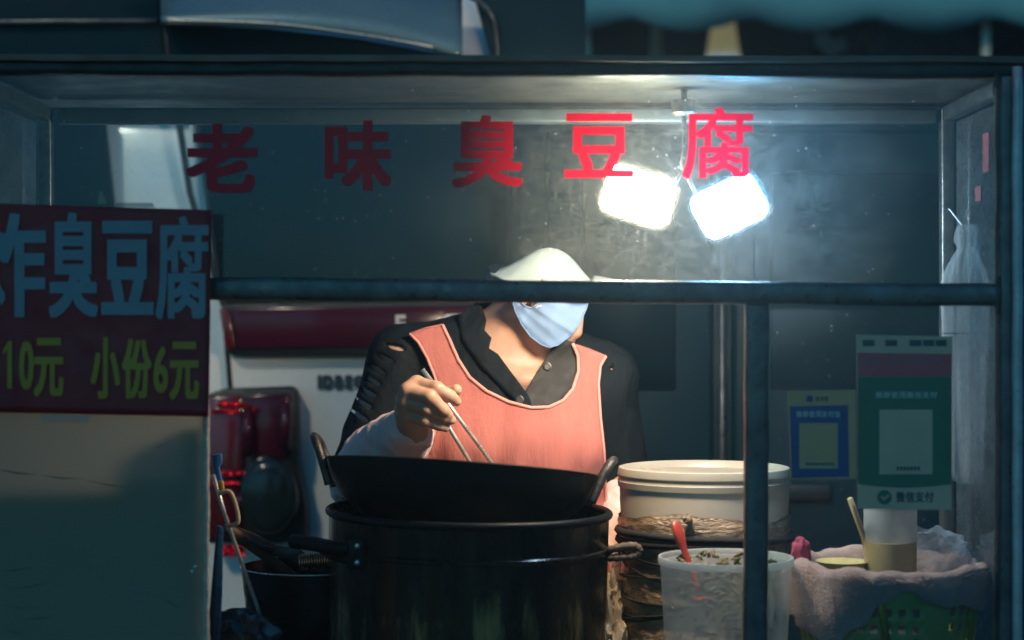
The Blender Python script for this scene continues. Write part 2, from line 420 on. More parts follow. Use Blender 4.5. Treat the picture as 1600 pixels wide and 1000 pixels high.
k = N('pink beige terry'); p_ = k.n('BsdfPrincipled'); k.l(k.ramp(k.noise(22, 5, .7), [(.3, (.58, .28, .21)), (.7, (.80, .46, .36))]), p_.inputs['Base Color'])
p_.inputs['Roughness'].default_value = 1; p_.inputs['Sheen Weight'].default_value = .5
k.l(k.bump(k.noise(420, 3, .8), 1, .004), p_.inputs['Normal']); towelm = k.done(p_.outputs[0])
jarm = film('jar plastic', (.85, .86, .84), .7, .3, .05, 20)
sauce = mat('tan sauce', (.55, .40, .20), .4, 0, .1, 30, .05, transl=.3)
wood = mat('pale wood', (.50, .34, .18), .6, 0, .25, 40, .3, 120, .001, (1, 1, .2))
wood_dark = mat('dark wood', (.16, .09, .05), .5, 0, .4, 40, .3, 120, .001, (1, 1, .2))
chrome = mat('bright steel', (.75, .70, .62), .34, .75, .1, 60, .05)
copper = mat('copper wire', (.75, .42, .22), .25, 1, .1, 60, .05)
skin = mat('skin', (.50, .29, .20), .5, 0, .12, 40, .25, 260, .0008, sss=.25, spec=.4)
nailm = mat('fingernail', (.68, .42, .34), .3, 0, .05, 30, 0)
hairm = mat('black hair', (.012, .01, .01), .4, 0, .3, 60, .6, 200, .002)
k = N('black shirt cotton'); p_ = k.n('BsdfPrincipled'); k.l(k.ramp(k.noise(14, 5, .6), [(.3, (.0035, .0065, .0095)), (.7, (.007, .011, .0145))]), p_.inputs['Base Color'])
p_.inputs['Roughness'].default_value = .8; p_.inputs['Specular IOR Level'].default_value = .2
n1 = k.noise(16, 4, .6, (1, 1, .8)); k.l(k.bump(n1, .8, .012), p_.inputs['Normal']); shirtm = k.done(p_.outputs[0])
k = N('coral apron linen'); p_ = k.n('BsdfPrincipled'); k.l(k.ramp(k.noise(60, 6, .7, (1, 1, .12)), [(.3, (.44, .128, .102)), (.7, (.50, .156, .126))]), p_.inputs['Base Color'])
p_.inputs['Roughness'].default_value = .85; p_.inputs['Sheen Weight'].default_value = .2
wv = k.n('Math', operation='ADD'); k.l(k.noise(120, 5, .75, (1, 1, .09)), wv.inputs[0]); k.l(k.noise(22, 4, .6, (1, 1, .25)), wv.inputs[1])
k.l(k.bump(wv.outputs[0], .6, .004), p_.inputs['Normal']); apronm = k.done(p_.outputs[0])
pipingm = mat('apron piping', (.78, .32, .26), .8, 0, .12, 50, .3, 200, .001)
sleevem = mat('pale pink oversleeve', (.88, .58, .52), .7, 0, .1, 20, .5, 45, .006, (1, 1, 1), sheen=.2)
maskm = mat('pale blue mask', (.20, .31, .48), .8, 0, .06, 30, .25, 160, .001, transl=.15)
mask_w = mat('white mask edge', (.8, .82, .84), .8, 0, .05, 30, .2, 160, .001)
capm = mat('white cotton cap', (.58, .55, .47), .8, 0, .08, 30, .3, 120, .001)
trous = mat('dark trousers', (.02, .022, .03), .85, 0, .3, 20, .3, 60, .003)
vanw = mat('white van paint', (.80, .79, .74), .3, 0, .05, 3, .03, 20, .001, coat=.5)
vand = mat('dark teal van paint', (.002, .020, .030), .5, 0, .15, 3, .03, 20, .001, spec=.12)
blackpl = mat('black rubber seal', (.012, .014, .016), .5, 0, .3, 20, .1)
carglass = mat('tinted car glass', (.002, .013, .021), .35, 0, .2, 4, 0, spec=.06, rvar=.05)
redlens = mat('red lens', (.11, .003, .008), .06, 0, .3, 30, .35, 40, .003, (.3, 1, 5), coat=.6)
darkred = mat('dark red lens', (.055, .004, .016), .10, 0, .3, 20, .2, 40, .002, (.3, 1, 4), coat=.12, spec=.3)
clearlens = mat('smoky lens', (.012, .022, .024), .12, 0, .4, 25, .3, 50, .003, coat=.15, spec=.3)
k = N('red reflector'); p_ = k.n('BsdfPrincipled'); p_.inputs['Base Color'].default_value = (.95, .012, .03, 1); p_.inputs['Metallic'].default_value = .85; p_.inputs['Roughness'].default_value = .38
v_ = k.n('TexVoronoi'); v_.inputs['Scale'].default_value = 110; k.l(k.coord(), v_.inputs['Vector']); k.l(k.bump(v_.outputs['Distance'], 1, .006), p_.inputs['Normal']); reflm = k.done(p_.outputs[0])
awn = mat('teal awning cloth', (.12, .36, .38), .8, 0, .25, 3, .3, 12, .01, transl=.2)
wallm = mat('shop wall render', (.05, .06, .065), .85, 0, .3, 2, .5, 40, .004)
postm = mat('pale post paint', (.62, .62, .50), .6, 0, .3, 6, .2, 40)
tyre = mat('tyre rubber', (.018, .018, .018), .8, 0, .3, 30, .3)
tealbag = mat('dark plastic bag', (.02, .035, .045), .25, 0, .3, 20, .4, 50, .004, coat=.3)
bluepl = mat('blue plastic', (.03, .16, .35), .4, 0, .15, 20, .05)
yellowpl = mat('yellow plastic', (.55, .30, .03), .4, 0, .15, 20, .05)

def ledmat(name, col, s):
    k = N(name); e = k.n('Emission'); e.inputs[0].default_value = (*col, 1); e.inputs[1].default_value = s; return k.done(e.outputs[0])
LAMP_W = ledmat('warm white diffuser', (1, .80, .54), 105); LAMP_WD = ledmat('warm white dome', (1, .77, .50), 290)
LAMP_C = ledmat('cool white diffuser', (.26, .62, 1), 95); LAMP_CD = ledmat('cool white dome', (.66, .84, 1), 140)

# ------------------------------------------------------------------ setting: ground, pavement, shops behind
def sheet(name, lo, hi, z, m):
    o = from_py(name, [(lo[0], lo[1], z), (hi[0], lo[1], z), (hi[0], hi[1], z), (lo[0], hi[1], z)], [(0, 1, 2, 3)], m, None, False); o['kind'] = 'structure'; return o
sheet('ground', (-40, -40), (40, 40), 0, asphalt)
o = box('pavement', (-14, 6.4, -.05), (14, 12, .13), paving, None, .01); o['kind'] = 'structure'
sh = thing('shop_building', (0, 9, .13), 'dim grey shopfront standing behind the teal awning', 'building')
box('wall', (-9, 9, .13), (9, 9.4, 6.2), wallm, sh, .01)
for i, x in enumerate((-6.5, -3.2, .9, 4.6)):
    fr = box('window', (x - .9, 8.93, .9), (x + .9, 8.998, 3.1), blackpl, sh, .01)
    box('pane', (x - .82, 8.905, .98), (x + .82, 8.928, 3.02), carglass, fr, .004)
aw = thing('shop_awning', (2.6, 7.6, 2.4), 'teal cloth awning with a scalloped lower edge', 'awning')
V, F = [], []; nx = 90
for i in range(nx + 1):
    x = -.35 + 5.2 * i / nx; ph = (x + .02) / .46
    drop = .13 + .055 * abs(math.sin(math.pi * ph)) - .03
    zz = 2.60; yv = 7.0
    for yy, z in ((8.99, 3.25), (7.9, 2.92), (yv, zz), (yv - .01, zz - drop * .5), (yv + .012 * math.sin(9 * x), zz - drop)): V.append((x, yy, z))
for i in range(nx):
    for j in range(4): a = i * 5 + j; F.append((a, a + 5, a + 6, a + 1))
o = from_py('canopy', V, F, awn, aw); s_ = o.modifiers.new('thickness', 'SOLIDIFY'); s_.thickness = .006
tube('front_bar', [(-.35, 7.03, 2.58), (4.85, 7.03, 2.58)], .02, steel, aw)
for x in (-.3, 4.8): tube('arm', [(x, 8.99, 2.6), (x, 7.03, 2.58)], .018, steel, aw)
def postobj(px, Y, wd, h, label):
    b = P(px, 500, Y); t = thing('awning_post', (b.x, Y, .13), label, 'post', 'posts under the awning')
    box('shaft', (b.x - wd / 2, Y - wd / 2, .16), (b.x + wd / 2, Y + wd / 2, h), postm, t, .008)
    box('foot', (b.x - wd, Y - wd, .13), (b.x + wd, Y + wd, .16), steel_dark, t, .005)
postobj(907, 7.2, .075, 2.57, 'pale square post nearest the white van under the awning')
postobj(1025, 7.6, .045, 2.6, 'thinner pale post in the middle under the awning')
postobj(1540, 7.1, .03, 2.57, 'dark slim post far right under the awning')
ln = thing('hanging_lantern', P(1130, 50, 7.3), 'pale yellow tapered lantern hanging under the teal awning', 'lantern')
lanm = mat('lantern paper', (.75, .66, .36), .7, 0, .2, 12, .2, 40, transl=.3, emit=((.85, .8, .45), .16))
c_ = P(1130, 55, 7.3)
lathe('shade', [(.025, .10), (.045, .06), (.055, 0), (.062, -.05), (.068, -.075)], lanm, ln, 24, Matrix.Translation(c_))
lathe('lower_shade', [(.066, -.077), (.072, -.11), (.03, -.115)], mat('white lantern foot', (.8, .82, .8), .6, emit=((.8, .9, .85), .2)), ln, 24, Matrix.Translation(c_))
tube('cord', [c_ + Vector((0, 0, .1)), (c_.x, 7.3, 2.7)], .006, blackpl, ln)
pb = thing('wall_cabinet', P(1455, 70, 8.2), 'blue grey cabinet standing at the right of the shopfront', 'cabinet')
bx0, bx1 = P(1382, 40, 8.2), P(1528, 500, 8.2)
box('body', (bx0.x, 8.2, .13), (bx1.x, 8.7, bx0.z), mat('cabinet paint', (.05, .11, .15), .5), pb, .01)
box('shelf_edge', (bx0.x - .01, 8.17, bx0.z), (bx1.x + .01, 8.7, bx0.z + .03), steel, pb, .006)
tb = thing('bag_bundle', P(1285, 55, 7.4), 'small bundle of glossy bags hanging from a slanted string', 'bag')
for i, (x, y, r) in enumerate(((1285, 62, .035), (1312, 70, .03), (1298, 75, .03))):
    crumple('bag', P(x, y, 7.4), (r, r, r * 1.1), bagpl, tb, .35, 2.5, i + 3, 3)
tube('string', [P(1235, 20, 7.4), P(1290, 60, 7.4)], .006, postm, tb)
crumple('knot', P(1240, 24, 7.4), (.022, .02, .02), mask_w, tb, .3, 2, 9, 3)

# unseen canopy added above the customers' side; keeps the sun off the cart front
cp = thing('shade_canopy', (0, .5, 0), 'unseen tarpaulin canopy on four poles, added to shade the cart front', 'canopy')
V, F = [], []
for i in range(21):
    for j in range(7):
        x, y = -2.6 + 4.4 * i / 20, -.25 + 1.45 * j / 6; V.append((x, y, 2.56 + .05 * math.sin(math.pi * j / 6) + .012 * math.sin(x * 6)))
for i in range(20):
    for j in range(6): q = i * 7 + j; F.append((q, q + 7, q + 8, q + 1))
o = from_py('tarpaulin', V, F, mat('dark tarpaulin', (.03, .08, .09), .7, 0, .3, 6, .2), cp); s_ = o.modifiers.new('thickness', 'SOLIDIFY'); s_.thickness = .004
for x in (-2.55, 1.75):
    for y in (-.22, 1.17): tube('pole', [(x, y, 0), (x, y, 2.57)], .02, steel, cp)
# ------------------------------------------------------------------ white van behind the cook
van = thing('parked_van', (-.5, 4.6, 0), 'white van parked behind the cook, its tail lights and spoiler showing', 'van')
VY = 3.75
X0 = P(-20, 0, VY).x; X1 = P(905, 0, VY).x
bm = bmesh.new()
prof = [(3.775, .42), (3.77, .75), (3.765, 1.25), (3.79, 1.6), (3.83, 1.86), (4.0, 2.06), (4.6, 2.1), (6.6, 2.05), (7.2, 1.3), (7.6, .95), (7.62, .42)]
va = [bm.verts.new((X0, y, z)) for y, z in prof]; fa = bm.faces.new(va)
r_ = bmesh.ops.extrude_face_region(bm, geom=[fa])
for e in r_['geom']:
    if isinstance(e, bmesh.types.BMVert): e.co.x = X1
bmesh.ops.recalc_face_normals(bm, faces=bm.faces)
bmesh.ops.bevel(bm, geom=[e for e in bm.edges if e.calc_face_angle(0) > .9], offset=.05, segments=4, profile=.5, affect='EDGES')
from_bm('body', bm, vanw, van, True, 35)
# tailgate with its seam, the pillar to its left stays body-coloured
gate = [(300, 176), (345, 478), (357, 608), (385, 860), (880, 860), (880, 176)]
prism('tailgate', gate, 3.735, .05, vanw, van, .006)
prism('seam', [(246, -60), (254, -60), (267, 85), (300, 300), (353, 480), (364, 612), (356, 612), (345, 482), (291, 302), (258, 88)], 3.732, .02, blackpl, van, .002)
prism('rear_window', [(302, 150), (345, 452), (880, 452), (880, 150)], 3.722, .03, carglass, van, .008)
prism('window_seal', [(296, 140), (341, 462), (352, 474), (890, 474), (890, 462), (345, 455), (305, 140)], 3.728, .012, blackpl, van, .002)
# side glass left of the pillar
prism('side_window', [(-30, 160), (160, 165), (178, 330), (190, 480), (-30, 480)], 3.745, .03, carglass, van, .006)
prism('gutter_strip', [(-30, 31), (244, 29), (244, 35), (-30, 37)], 3.72, .03, steel, van, .002)
prism('upper_panel', [(724, -70), (915, -70), (915, 176), (780, 176), (770, 100)], 3.728, .05, vand, van, .006)
prism('upper_panel', [(-30, -70), (243, -70), (262, 150), (-30, 150)], 3.738, .05, vand, van, .006)  # dark panel stands for the shade over the upper pillar
# roof spoiler: a curved blade over the rear window
V, F = [], []; K = 40
for i in range(K + 1):
    t = i / K; x = 252 + t * 470
    yl = 31 + 6 * t + 44 * t ** 3.0 + (4 if t > .9 else 0)
    yt = 22 - 26 * math.sin(math.pi * min(1, t * 1.15)) ** .8 + 70 * max(0, t - .55) ** 2.0 * 1.3
    for yy, Y in ((yt - 90, 3.80), (yt, 3.66), (yt + (yl - yt) * .5, 3.625), (yl - 1.5, 3.60), (yl + 2.5, 3.605), (yl + 5, 3.66), (yl + 5, 3.76)): V.append(P(x, yy, Y))
for i in range(K):
    for j in range(6): a = i * 7 + j; F.append((a, a + 7, a + 8, a + 1))
o = from_py('spoiler', V, F, mat('spoiler paint', (.10, .17, .19), .32, .1, .1, 4, .03, coat=.5), van); s_ = o.modifiers.new('thickness', 'SOLIDIFY'); s_.thickness = .004
tube('spoiler_trim', spline([P(255, 31, 3.6), P(420, 36, 3.59), P(560, 53, 3.59), P(660, 70, 3.6), P(722, 84, 3.62)]), .0022, chrome, van, 8)
prism('upper_glass', [(262, 36), (420, 44), (560, 60), (720, 90), (720, 150), (275, 150)], 3.70, .04, carglass, van, .006)
tube('roof_edge', spline([P(690, -25, 3.7), P(745, 0, 3.7), P(768, 24, 3.7), P(776, 60, 3.72), P(778, 110, 3.74)]), [.006] * 33, steel, van, 8)
# number-plate garnish with raised letters
gb = prism('garnish', [(343, 474), (352, 548), (366, 558), (760, 556), (760, 470)], 3.70, .04, blackpl, van, .008)
prism('garnish_lens', [(360, 481), (370, 545), (755, 541), (755, 477)], 3.69, .02, darkred, gb, .006)
prism('end_lens', [(342, 482), (357, 482), (367, 545), (352, 545)], 3.688, .02, redlens, gb, .003)
for x, gs in ((618, 'E'), (690, 'G')): write('letter', [(gs, x, 492, x + 16, 520)], 3.684, chrome, gb, 1.2)
# tail light
tl = prism('tail_light', [(318, 618), (345, 608), (455, 604), (463, 612), (466, 720), (478, 790), (480, 842), (440, 850), (318, 850)], 3.68, .06, blackpl, van, .012)
prism('red_lens', [(322, 622), (378, 616), (384, 700), (372, 770), (380, 842), (322, 842)], 3.668, .02, redlens, tl, .006)
prism('smoked_lens', [(383, 618), (452, 614), (458, 700), (452, 716), (400, 716), (388, 700)], 3.668, .02, darkred, tl, .006)
ov = [(420 + 46 * math.cos(a) + 4 * math.sin(a), 775 + 62 * math.sin(a)) for a in [2 * math.pi * i / 28 for i in range(28)]]
prism('reversing_lens', ov, 3.655, .03, clearlens, tl, .012)
for x, y, ww, hh in ((340, 628, 34, 8), (330, 640, 46, 6), (345, 736, 40, 7), (330, 752, 44, 5), (346, 852, 36, 18)):
    prism('reflector', rect(x, y, x + ww, y + hh), 3.66, .012, reflm, tl, .001)
for x, ya, yb, r in ((386, 640, 712, .010), (446, 630, 700, .012), (376, 770, 800, .008)):
    tube('glint_rib', [P(x, ya, 3.652), P(x, (ya + yb) / 2, 3.646), P(x, yb, 3.652)], r, darkred, tl, 16)  # ribs added so the lamps draw vertical glints on the lens
bm = bmesh.new(); bmesh.ops.create_uvsphere(bm, u_segments=32, v_segments=16, radius=1)
for v in bm.verts: v.co = Vector((v.co.x * .056, v.co.y * .02, v.co.z * .075)) + P(420, 775, 3.648)
from_bm('lens_dome', bm, clearlens, tl, True)
for x, y, ww in ((338, 631, 20), (372, 633, 16), (394, 640, 8), (340, 741, 30)):
    bm = bmesh.new(); bmesh.ops.create_uvsphere(bm, u_segments=16, v_segments=10, radius=1)
    for v in bm.verts: v.co = Vector((v.co.x * ww * .0006, v.co.y * .008, v.co.z * .005)) + P(x + ww / 2, y, 3.652)
    from_bm('reflector_bead', bm, reflm, tl, True)
prism('badge_base', rect(488, 575, 576, 618), 3.7345, .004, vanw, van, 0)
bdm = mat('dark chrome badge', (.05, .07, .075), .4, .4, .2, 20)
write('badge_lettering', [('I', 496, 586, 503, 608), ('D', 505, 586, 520, 608), ('B', 523, 586, 536, 608), ('E', 539, 586, 551, 608), ('G', 553, 586, 567, 608)], 3.728, bdm, van, 1.6)
box('bumper', (X0 - .01, 3.66, .38), (X1 + .01, 3.80, .64), mat('grey bumper', (.12, .13, .13), .6), van, .03, 3)
for x in (X0 + .12, X1 - .12):
    for y in (4.35, 6.7):
        wh = lathe('wheel', [(.05, -.09), (.27, -.095), (.31, -.06), (.31, .06), (.27, .095), (.05, .09)], tyre, van, 32, Matrix.Translation((x, y, .31)) @ Matrix.Rotation(R(90), 4, 'Y'))
        lathe('rim', [(.02, -.1), (.2, -.102), (.2, .102), (.02, .1)], steel, wh, 24, Matrix.Translation((x, y, .31)) @ Matrix.Rotation(R(90), 4, 'Y'))

# dark van standing nearer, right of the cook
dv = thing('parked_van', (.9, 3.9, 0), 'dark teal van parked behind the white tub and the payment signs', 'van')
dx0, dx1 = P(792, 0, 3.4).x, P(792, 0, 3.4).x + 1.62
bm = bmesh.new(); bm_box(bm, (dx0, 3.42, .34), (dx1, 6.8, 1.77), .09, 4); from_bm('body', bm, vand, dv, True, 40)
dz = P(1126, 0, 3.4).x
for nm, a, b in (('rear_door', dx0 + .07, dz - .012), ('rear_door', dz + .022, dx1 - .07)):
    dr = box(nm, (a, 3.405, .5), (b, 3.44, 1.70), vand, dv, .012, 3)
    box('door_window', (a + .07, 3.399, 1.22), (b - .07, 3.412, 1.62), carglass, dr, .006)
tube('door_trim', [(dz + .003, 3.402, .55), (dz + .003, 3.402, 1.68)], .006, steel, dv)
box('handle', (dz + .06, 3.38, 1.02), (dz + .2, 3.41, 1.05), blackpl, dv, .006)
for s_ in (dx0 + .1, dx1 - .1): prism('tail_light', [], 0, 0, None) if False else box('tail_light', (s_ - .04, 3.398, .72), (s_ + .04, 3.43, .98), darkred, dv, .008)
box('bumper', (dx0 + .02, 3.34, .34), (dx1 - .02, 3.46, .49), blackpl, dv, .02, 3)
for x in (dx0 + .12, dx1 - .12):
    for y in (4.0, 6.1):
        wh = lathe('wheel', [(.05, -.08), (.25, -.085), (.28, -.05), (.28, .05), (.25, .085), (.05, .08)], tyre, dv, 32, Matrix.Translation((x, y, .28)) @ Matrix.Rotation(R(90), 4, 'Y'))
        lathe('rim', [(.02, -.09), (.18, -.092), (.18, .092), (.02, .09)], steel, wh, 24, Matrix.Translation((x, y, .28)) @ Matrix.Rotation(R(90), 4, 'Y'))

# ------------------------------------------------------------------ the food cart
CX0, CX1, FY, BY = -.655, .612, 2.25, 2.55
cart = thing('food_cart', (0, 2.5, 0), 'glass fronted street food cart with steel frame and red lettering', 'cart')
DECK = .86
def bar(name, a, b, wd, m=steel, seg=24, wob=.0012, seed=0, bev=.22):
    """a square steel tube, a little dented along its length"""
    a, b = Vector(a), Vector(b); d = (b - a).normalized(); u = Vector((0, 1, 0)) if abs(d.y) < .9 else Vector((1, 0, 0)); u = (u - d * u.dot(d)).normalized(); s = d.cross(u)
    sec = []; r = wd * bev
    for sx, sy in ((1, 1), (-1, 1), (-1, -1), (1, -1)):
        for q in range(4):
            an = math.atan2(sy, sx) + (q - 1.5) / 3 * math.pi / 2
            sec.append((sx * (wd / 2 - r) + r * math.cos(an), sy * (wd / 2 - r) + r * math.sin(an)))
    V, F = [], []; n = len(sec)
    for i in range(seg + 1):
        c = a.lerp(b, i / seg); q = noise.noise_vector(Vector((seed * 7.7, i * .35, 0))) * wob
        sw = 1 + .05 * noise.noise(Vector((seed * 3.3, i * .5, 5)))
        for x, y in sec: V.append(c + u * x * sw + s * y * sw + q)
    for i in range(seg):
        for j in range(n): F.append((i * n + j, (i + 1) * n + j, (i + 1) * n + (j + 1) % n, i * n + (j + 1) % n))
    F.append(tuple(range(n))); F.append(tuple(seg * n + j for j in range(n))[::-1])
    o = from_py(name, V, F, m, cart); bm = bmesh.new(); bm.from_mesh(o.data); bmesh.ops.recalc_face_normals(bm, faces=bm.faces); bm.to_mesh(o.data); bm.free()
    for p in o.data.polygons: p.use_smooth = True
    o.data.set_sharp_from_angle(angle=R(35)); return o
bar('top_rail', P(-45, 101, FY), P(1590, 107, FY), .0245, steel_dark, 40, .0016, 1)
bar('middle_rail', P(-45, 448, FY), P(1557, 461, FY), .0275, steel, 40, .0014, 2)
bar('frame_post', P(1182, 476, FY), P(1179, 1120, FY), .0285, steel, 20, .0012, 3)
bar('frame_post', P(1577, 122, FY), P(1575, 1120, FY), .0300, steel, 30, .002, 4)
tube('highlight_pipe', [Vector((.6085 + .0015 * noise.noise(Vector((i * .5, 0, 0))), 2.2275, 1.655 - .04 * i)) for i in range(20)], .0062, mat('pale pipe', (.5, .5, .48), .35, .3), cart, 10)  # pale pipe added to stand for the bright highlight down the post
bar('frame_post', P(-52, 120, FY), P(-52, 1120, FY), .028, steel, 20, .001, 5)
bar('rear_post', (CX1 - .012, BY, 1.64), (CX1 - .012, BY, DECK), .02, steel, 20, .001, 6)
bar('rear_post', (CX0 + .012, BY, 1.64), (CX0 + .012, BY, DECK), .02, steel, 20, .001, 7)
bar('rear_rail', (CX0 + .03, BY, 1.631), (CX1 - .03, BY, 1.631), .022, steel_dark, 20, .001, 8)
for x, sd_ in ((CX0 + .012, 9), (CX1 - .012, 10)): bar('side_rail', (x, FY + .02, 1.634), (x, BY - .014, 1.634), .02, steel_dark, 10, .001, sd_)
for px, py, ln_ in ((1182, 474.5, 16), (1558, 446, 0), (1558, 475, 0), (1557, 123, 0)):
    V, F = [], []
    pts_ = [P(px - ln_ + 2 * ln_ * i / 8, py + .4 * math.sin(i * 2.2), FY - .0135) for i in range(9)] if ln_ else [P(px + .6 * math.sin(i * 2.1), py - 14 + 28 * i / 8, FY - .0135) for i in range(9)]
    tube('weld_bead', pts_, [.0022 + .0008 * math.sin(i * 2.7) for i in range(9)], steel_dark, cart, 8)
# roof sheet, its lip dented
V, F = [], []
for i in range(61):
    x = -.70 + 1.36 * i / 60; dz_ = .0022 * noise.noise(Vector((x * 7, 0, 3)))
    for y, z in ((2.222, 1.661 + dz_), (2.222, 1.6685 + dz_ * .5), (2.30, 1.671), (2.62, 1.671), (2.62, 1.650), (2.30, 1.650), (2.235, 1.661 + dz_)): V.append((x, y, z - .0045 * (x / .6) * .25))
for i in range(60):
    for j in range(7): a, b = i * 7 + j, i * 7 + (j + 1) % 7; F.append((a, b, b + 7, a + 7))
F.append(tuple(range(7))[::-1]); F.append(tuple(420 + j for j in range(7)))
roofo = from_py('roof', V, F, galv, cart); roofo.data.set_sharp_from_angle(angle=R(30))
bm = bmesh.new(); bm.from_mesh(roofo.data); bmesh.ops.recalc_face_normals(bm, faces=bm.faces); bm.to_mesh(roofo.data); bm.free()
for x in (325, 617, 893, 1213, 1528):
    q = P(x, 104 + x * .004, FY - .0125); bm = bmesh.new(); bmesh.ops.create_uvsphere(bm, u_segments=10, v_segments=6, radius=.0028)
    for v in bm.verts: v.co = Vector((v.co.x, v.co.y * .5, v.co.z)) + q
    from_bm('rivet', bm, steel, cart, True)
plain = dusty_glass('plain glass', .004, .02)
def pane(name, x0, x1, z0, z1, y):
    o = box(name, (x0, y - .002, z0), (x1, y + .002, z1), plain, cart, 0); o.data.materials.append(greasy)
    for p in o.data.polygons:
        if p.normal.y < -.9: p.material_index = 1
    return o
zt, zm, zb = P(0, 122, FY).z, P(0, 444, FY).z, P(0, 1115, FY).z
up = pane('glass_pane', CX0 + .012, P(1560, 0, FY).x, zm - .006, zt + .008, FY + .003)
lowp = pane('glass_pane', P(1197, 0, FY).x, P(1560, 0, FY).x, zb, zm - .022, FY + .003)
for x in (CX0, CX1): box('side_pane', (x - .002, FY + .022, DECK + .01), (x + .002, BY - .012, 1.622), sideglass, cart, 0)
prism('glass_joint', rect(1177.4, 345, 1178.8, 440), FY - .0005, .0006, galv, up, 0)
# lettering on the glass
TXT = [('老', 290, 193, 402, 301), ('味', 507, 188, 612, 298), ('臭', 706, 180, 817, 293), ('豆', 882, 177, 991, 278), ('腐', 1066, 168, 1177, 280)]
for i, (c_, a, b, cc, d) in enumerate(TXT):
    write('character', [(c_, a, b, cc, d)], FY - .0009, vinyl, up, {'腐': 1.7, '臭': 2.5, '豆': 2.5}.get(c_, 3.2))
# sticker fragments on the right side pane, seen at a slant
stick_m = mat('faded red sticker', (.34, .10, .11), .6, 0, .3, 60)
for z, h, y in ((1.565, .05, 2.36), (1.515, .02, 2.40)):
    box('sticker', (CX1 - .0034, y, z - h / 2), (CX1 - .0026, y + .03, z + h / 2), stick_m, cart, 0)
# deck, skirt, wheels
box('counter', (CX0 - .03, 2.235, DECK - .03), (CX1 + .03, 2.745, DECK), galv, cart, .004)
box('skirt', (CX0 - .02, 2.255, .28), (CX1 + .02, 2.73, DECK - .032), mat('cart body paint', (.10, .16, .18), .5), cart, .006)
for x in (CX0 + .15, CX1 - .15):
    for y in (2.3, 2.68):
        wh = lathe('wheel', [(.02, -.02), (.12, -.022), (.14, -.012), (.14, .012), (.12, .022), (.02, .02)], tyre, cart, 28, Matrix.Translation((x, y, .14)) @ Matrix.Rotation(R(90), 4, 'Y'))
        tube('axle', [(x - .03, y, .14), (x + .03, y, .14)], .012, steel, wh)
        box('bracket', (x - .012, y - .012, .14), (x + .012, y + .012, .29), steel_dark, cart, .002)
# solder blobs and old tape along the glass edge
for i in range(26):
    x = random.uniform(330, 560) if i < 12 else random.uniform(1150, 1460)
    q = P(x, 436 + x * .006, FY - .004); bm = bmesh.new(); bmesh.ops.create_icosphere(bm, subdivisions=1, radius=1)
    rr = random.uniform(.0012, .003)
    for v in bm.verts: v.co = Vector((v.co.x * rr * random.uniform(1, 2.2), v.co.y * .0012, v.co.z * rr * .8)) + q
    if i % 2 == 0: from_bm('sealant_blob', bm, mask_w, cart, True)
    else: bm.free()

# ------------------------------------------------------------------ hanging folding LED lamp
LY = 2.39
lamp = thing('folding_lamp', P(1068, 150, LY), 'lit two-wing LED lamp hanging behind the red lettering', 'lamp')
hub = P(1069, 262, LY); topz = 1.648
tube('cord', [Vector((hub.x, LY, topz)), Vector((hub.x, LY, topz - .02))], .004, blackpl, lamp)
lathe('socket', [(.004, topz - .012), (.0155, topz - .014), (.0165, topz - .03), (.013, topz - .034)], galv, lamp, 24, Matrix.Translation((hub.x, LY, 0)))
lathe('stem', [(.0028, topz - .033), (.0028, hub.z + .02), (.006, hub.z + .005), (.003, hub.z - .006)], blackpl, lamp, 20, Matrix.Translation((hub.x, LY, 0)))
def wing(c, roll, pitch, wd, hg, m):
    M = Matrix.Translation(c) @ Matrix.Rotation(roll, 4, 'Y') @ Matrix.Rotation(pitch, 4, 'X')
    def rb(name, y0, y1, w_, h_, mm, par):
        bm = bmesh.new(); o_ = rrect(-w_ / 2, -h_ / 2, w_ / 2, h_ / 2, .014, 5)
        f = bm.faces.new([bm.verts.new((x, y0, z)) for x, z in o_]); r = bmesh.ops.extrude_face_region(bm, geom=[f])
        for e in r['geom']:
            if isinstance(e, bmesh.types.BMVert): e.co.y = y1
        bmesh.ops.recalc_face_normals(bm, faces=bm.faces); bmesh.ops.bevel(bm, geom=[e for e in bm.edges if e.calc_face_angle(0) > 1], offset=.002, segments=2, affect='EDGES')
        bm.transform(M); return from_bm(name, bm, mm, par, True, 40)
    h = rb('wing', -.003, .003, wd * .8, hg * .8, white_pl, lamp)
    for sg, dp, mm in ((-1, .015, m[0]), (1, .022, m[1])):              # domed diffusers on both faces
        V, F = [], []; L = 7
        for j in range(L + 1):
            t = j / L * math.pi / 2
            for x, z in rrect(-wd / 2, -hg / 2, wd / 2, hg / 2, .014, 6): V.append(M @ Vector((x * math.cos(t) ** .6, sg * (.0035 + dp * math.sin(t)), z * math.cos(t) ** .6)))
        n = len(V) // (L + 1)
        for j in range(L):
            for i in range(n): F.append((j * n + i, j * n + (i + 1) % n, (j + 1) * n + (i + 1) % n, (j + 1) * n + i))
        F.append(tuple(range(n))[::-1])
        o = from_py('diffuser', V, F, mm, h); bm = bmesh.new(); bm.from_mesh(o.data); bmesh.ops.recalc_face_normals(bm, faces=bm.faces); bm.to_mesh(o.data); bm.free()
    return h
cl, cr = P(998, 305, LY), P(1139, 321, LY)
wing(cl, R(17), R(-30), .091, .066, (LAMP_W, LAMP_WD))
wing(cr, R(-25), R(-30), .089, .064, (LAMP_C, LAMP_CD))
tube('hinge_arm', [hub, P(1052, 292, LY)], .0025, blackpl, lamp); tube('hinge_arm', [hub, P(1086, 302, LY)], .0025, blackpl, lamp)

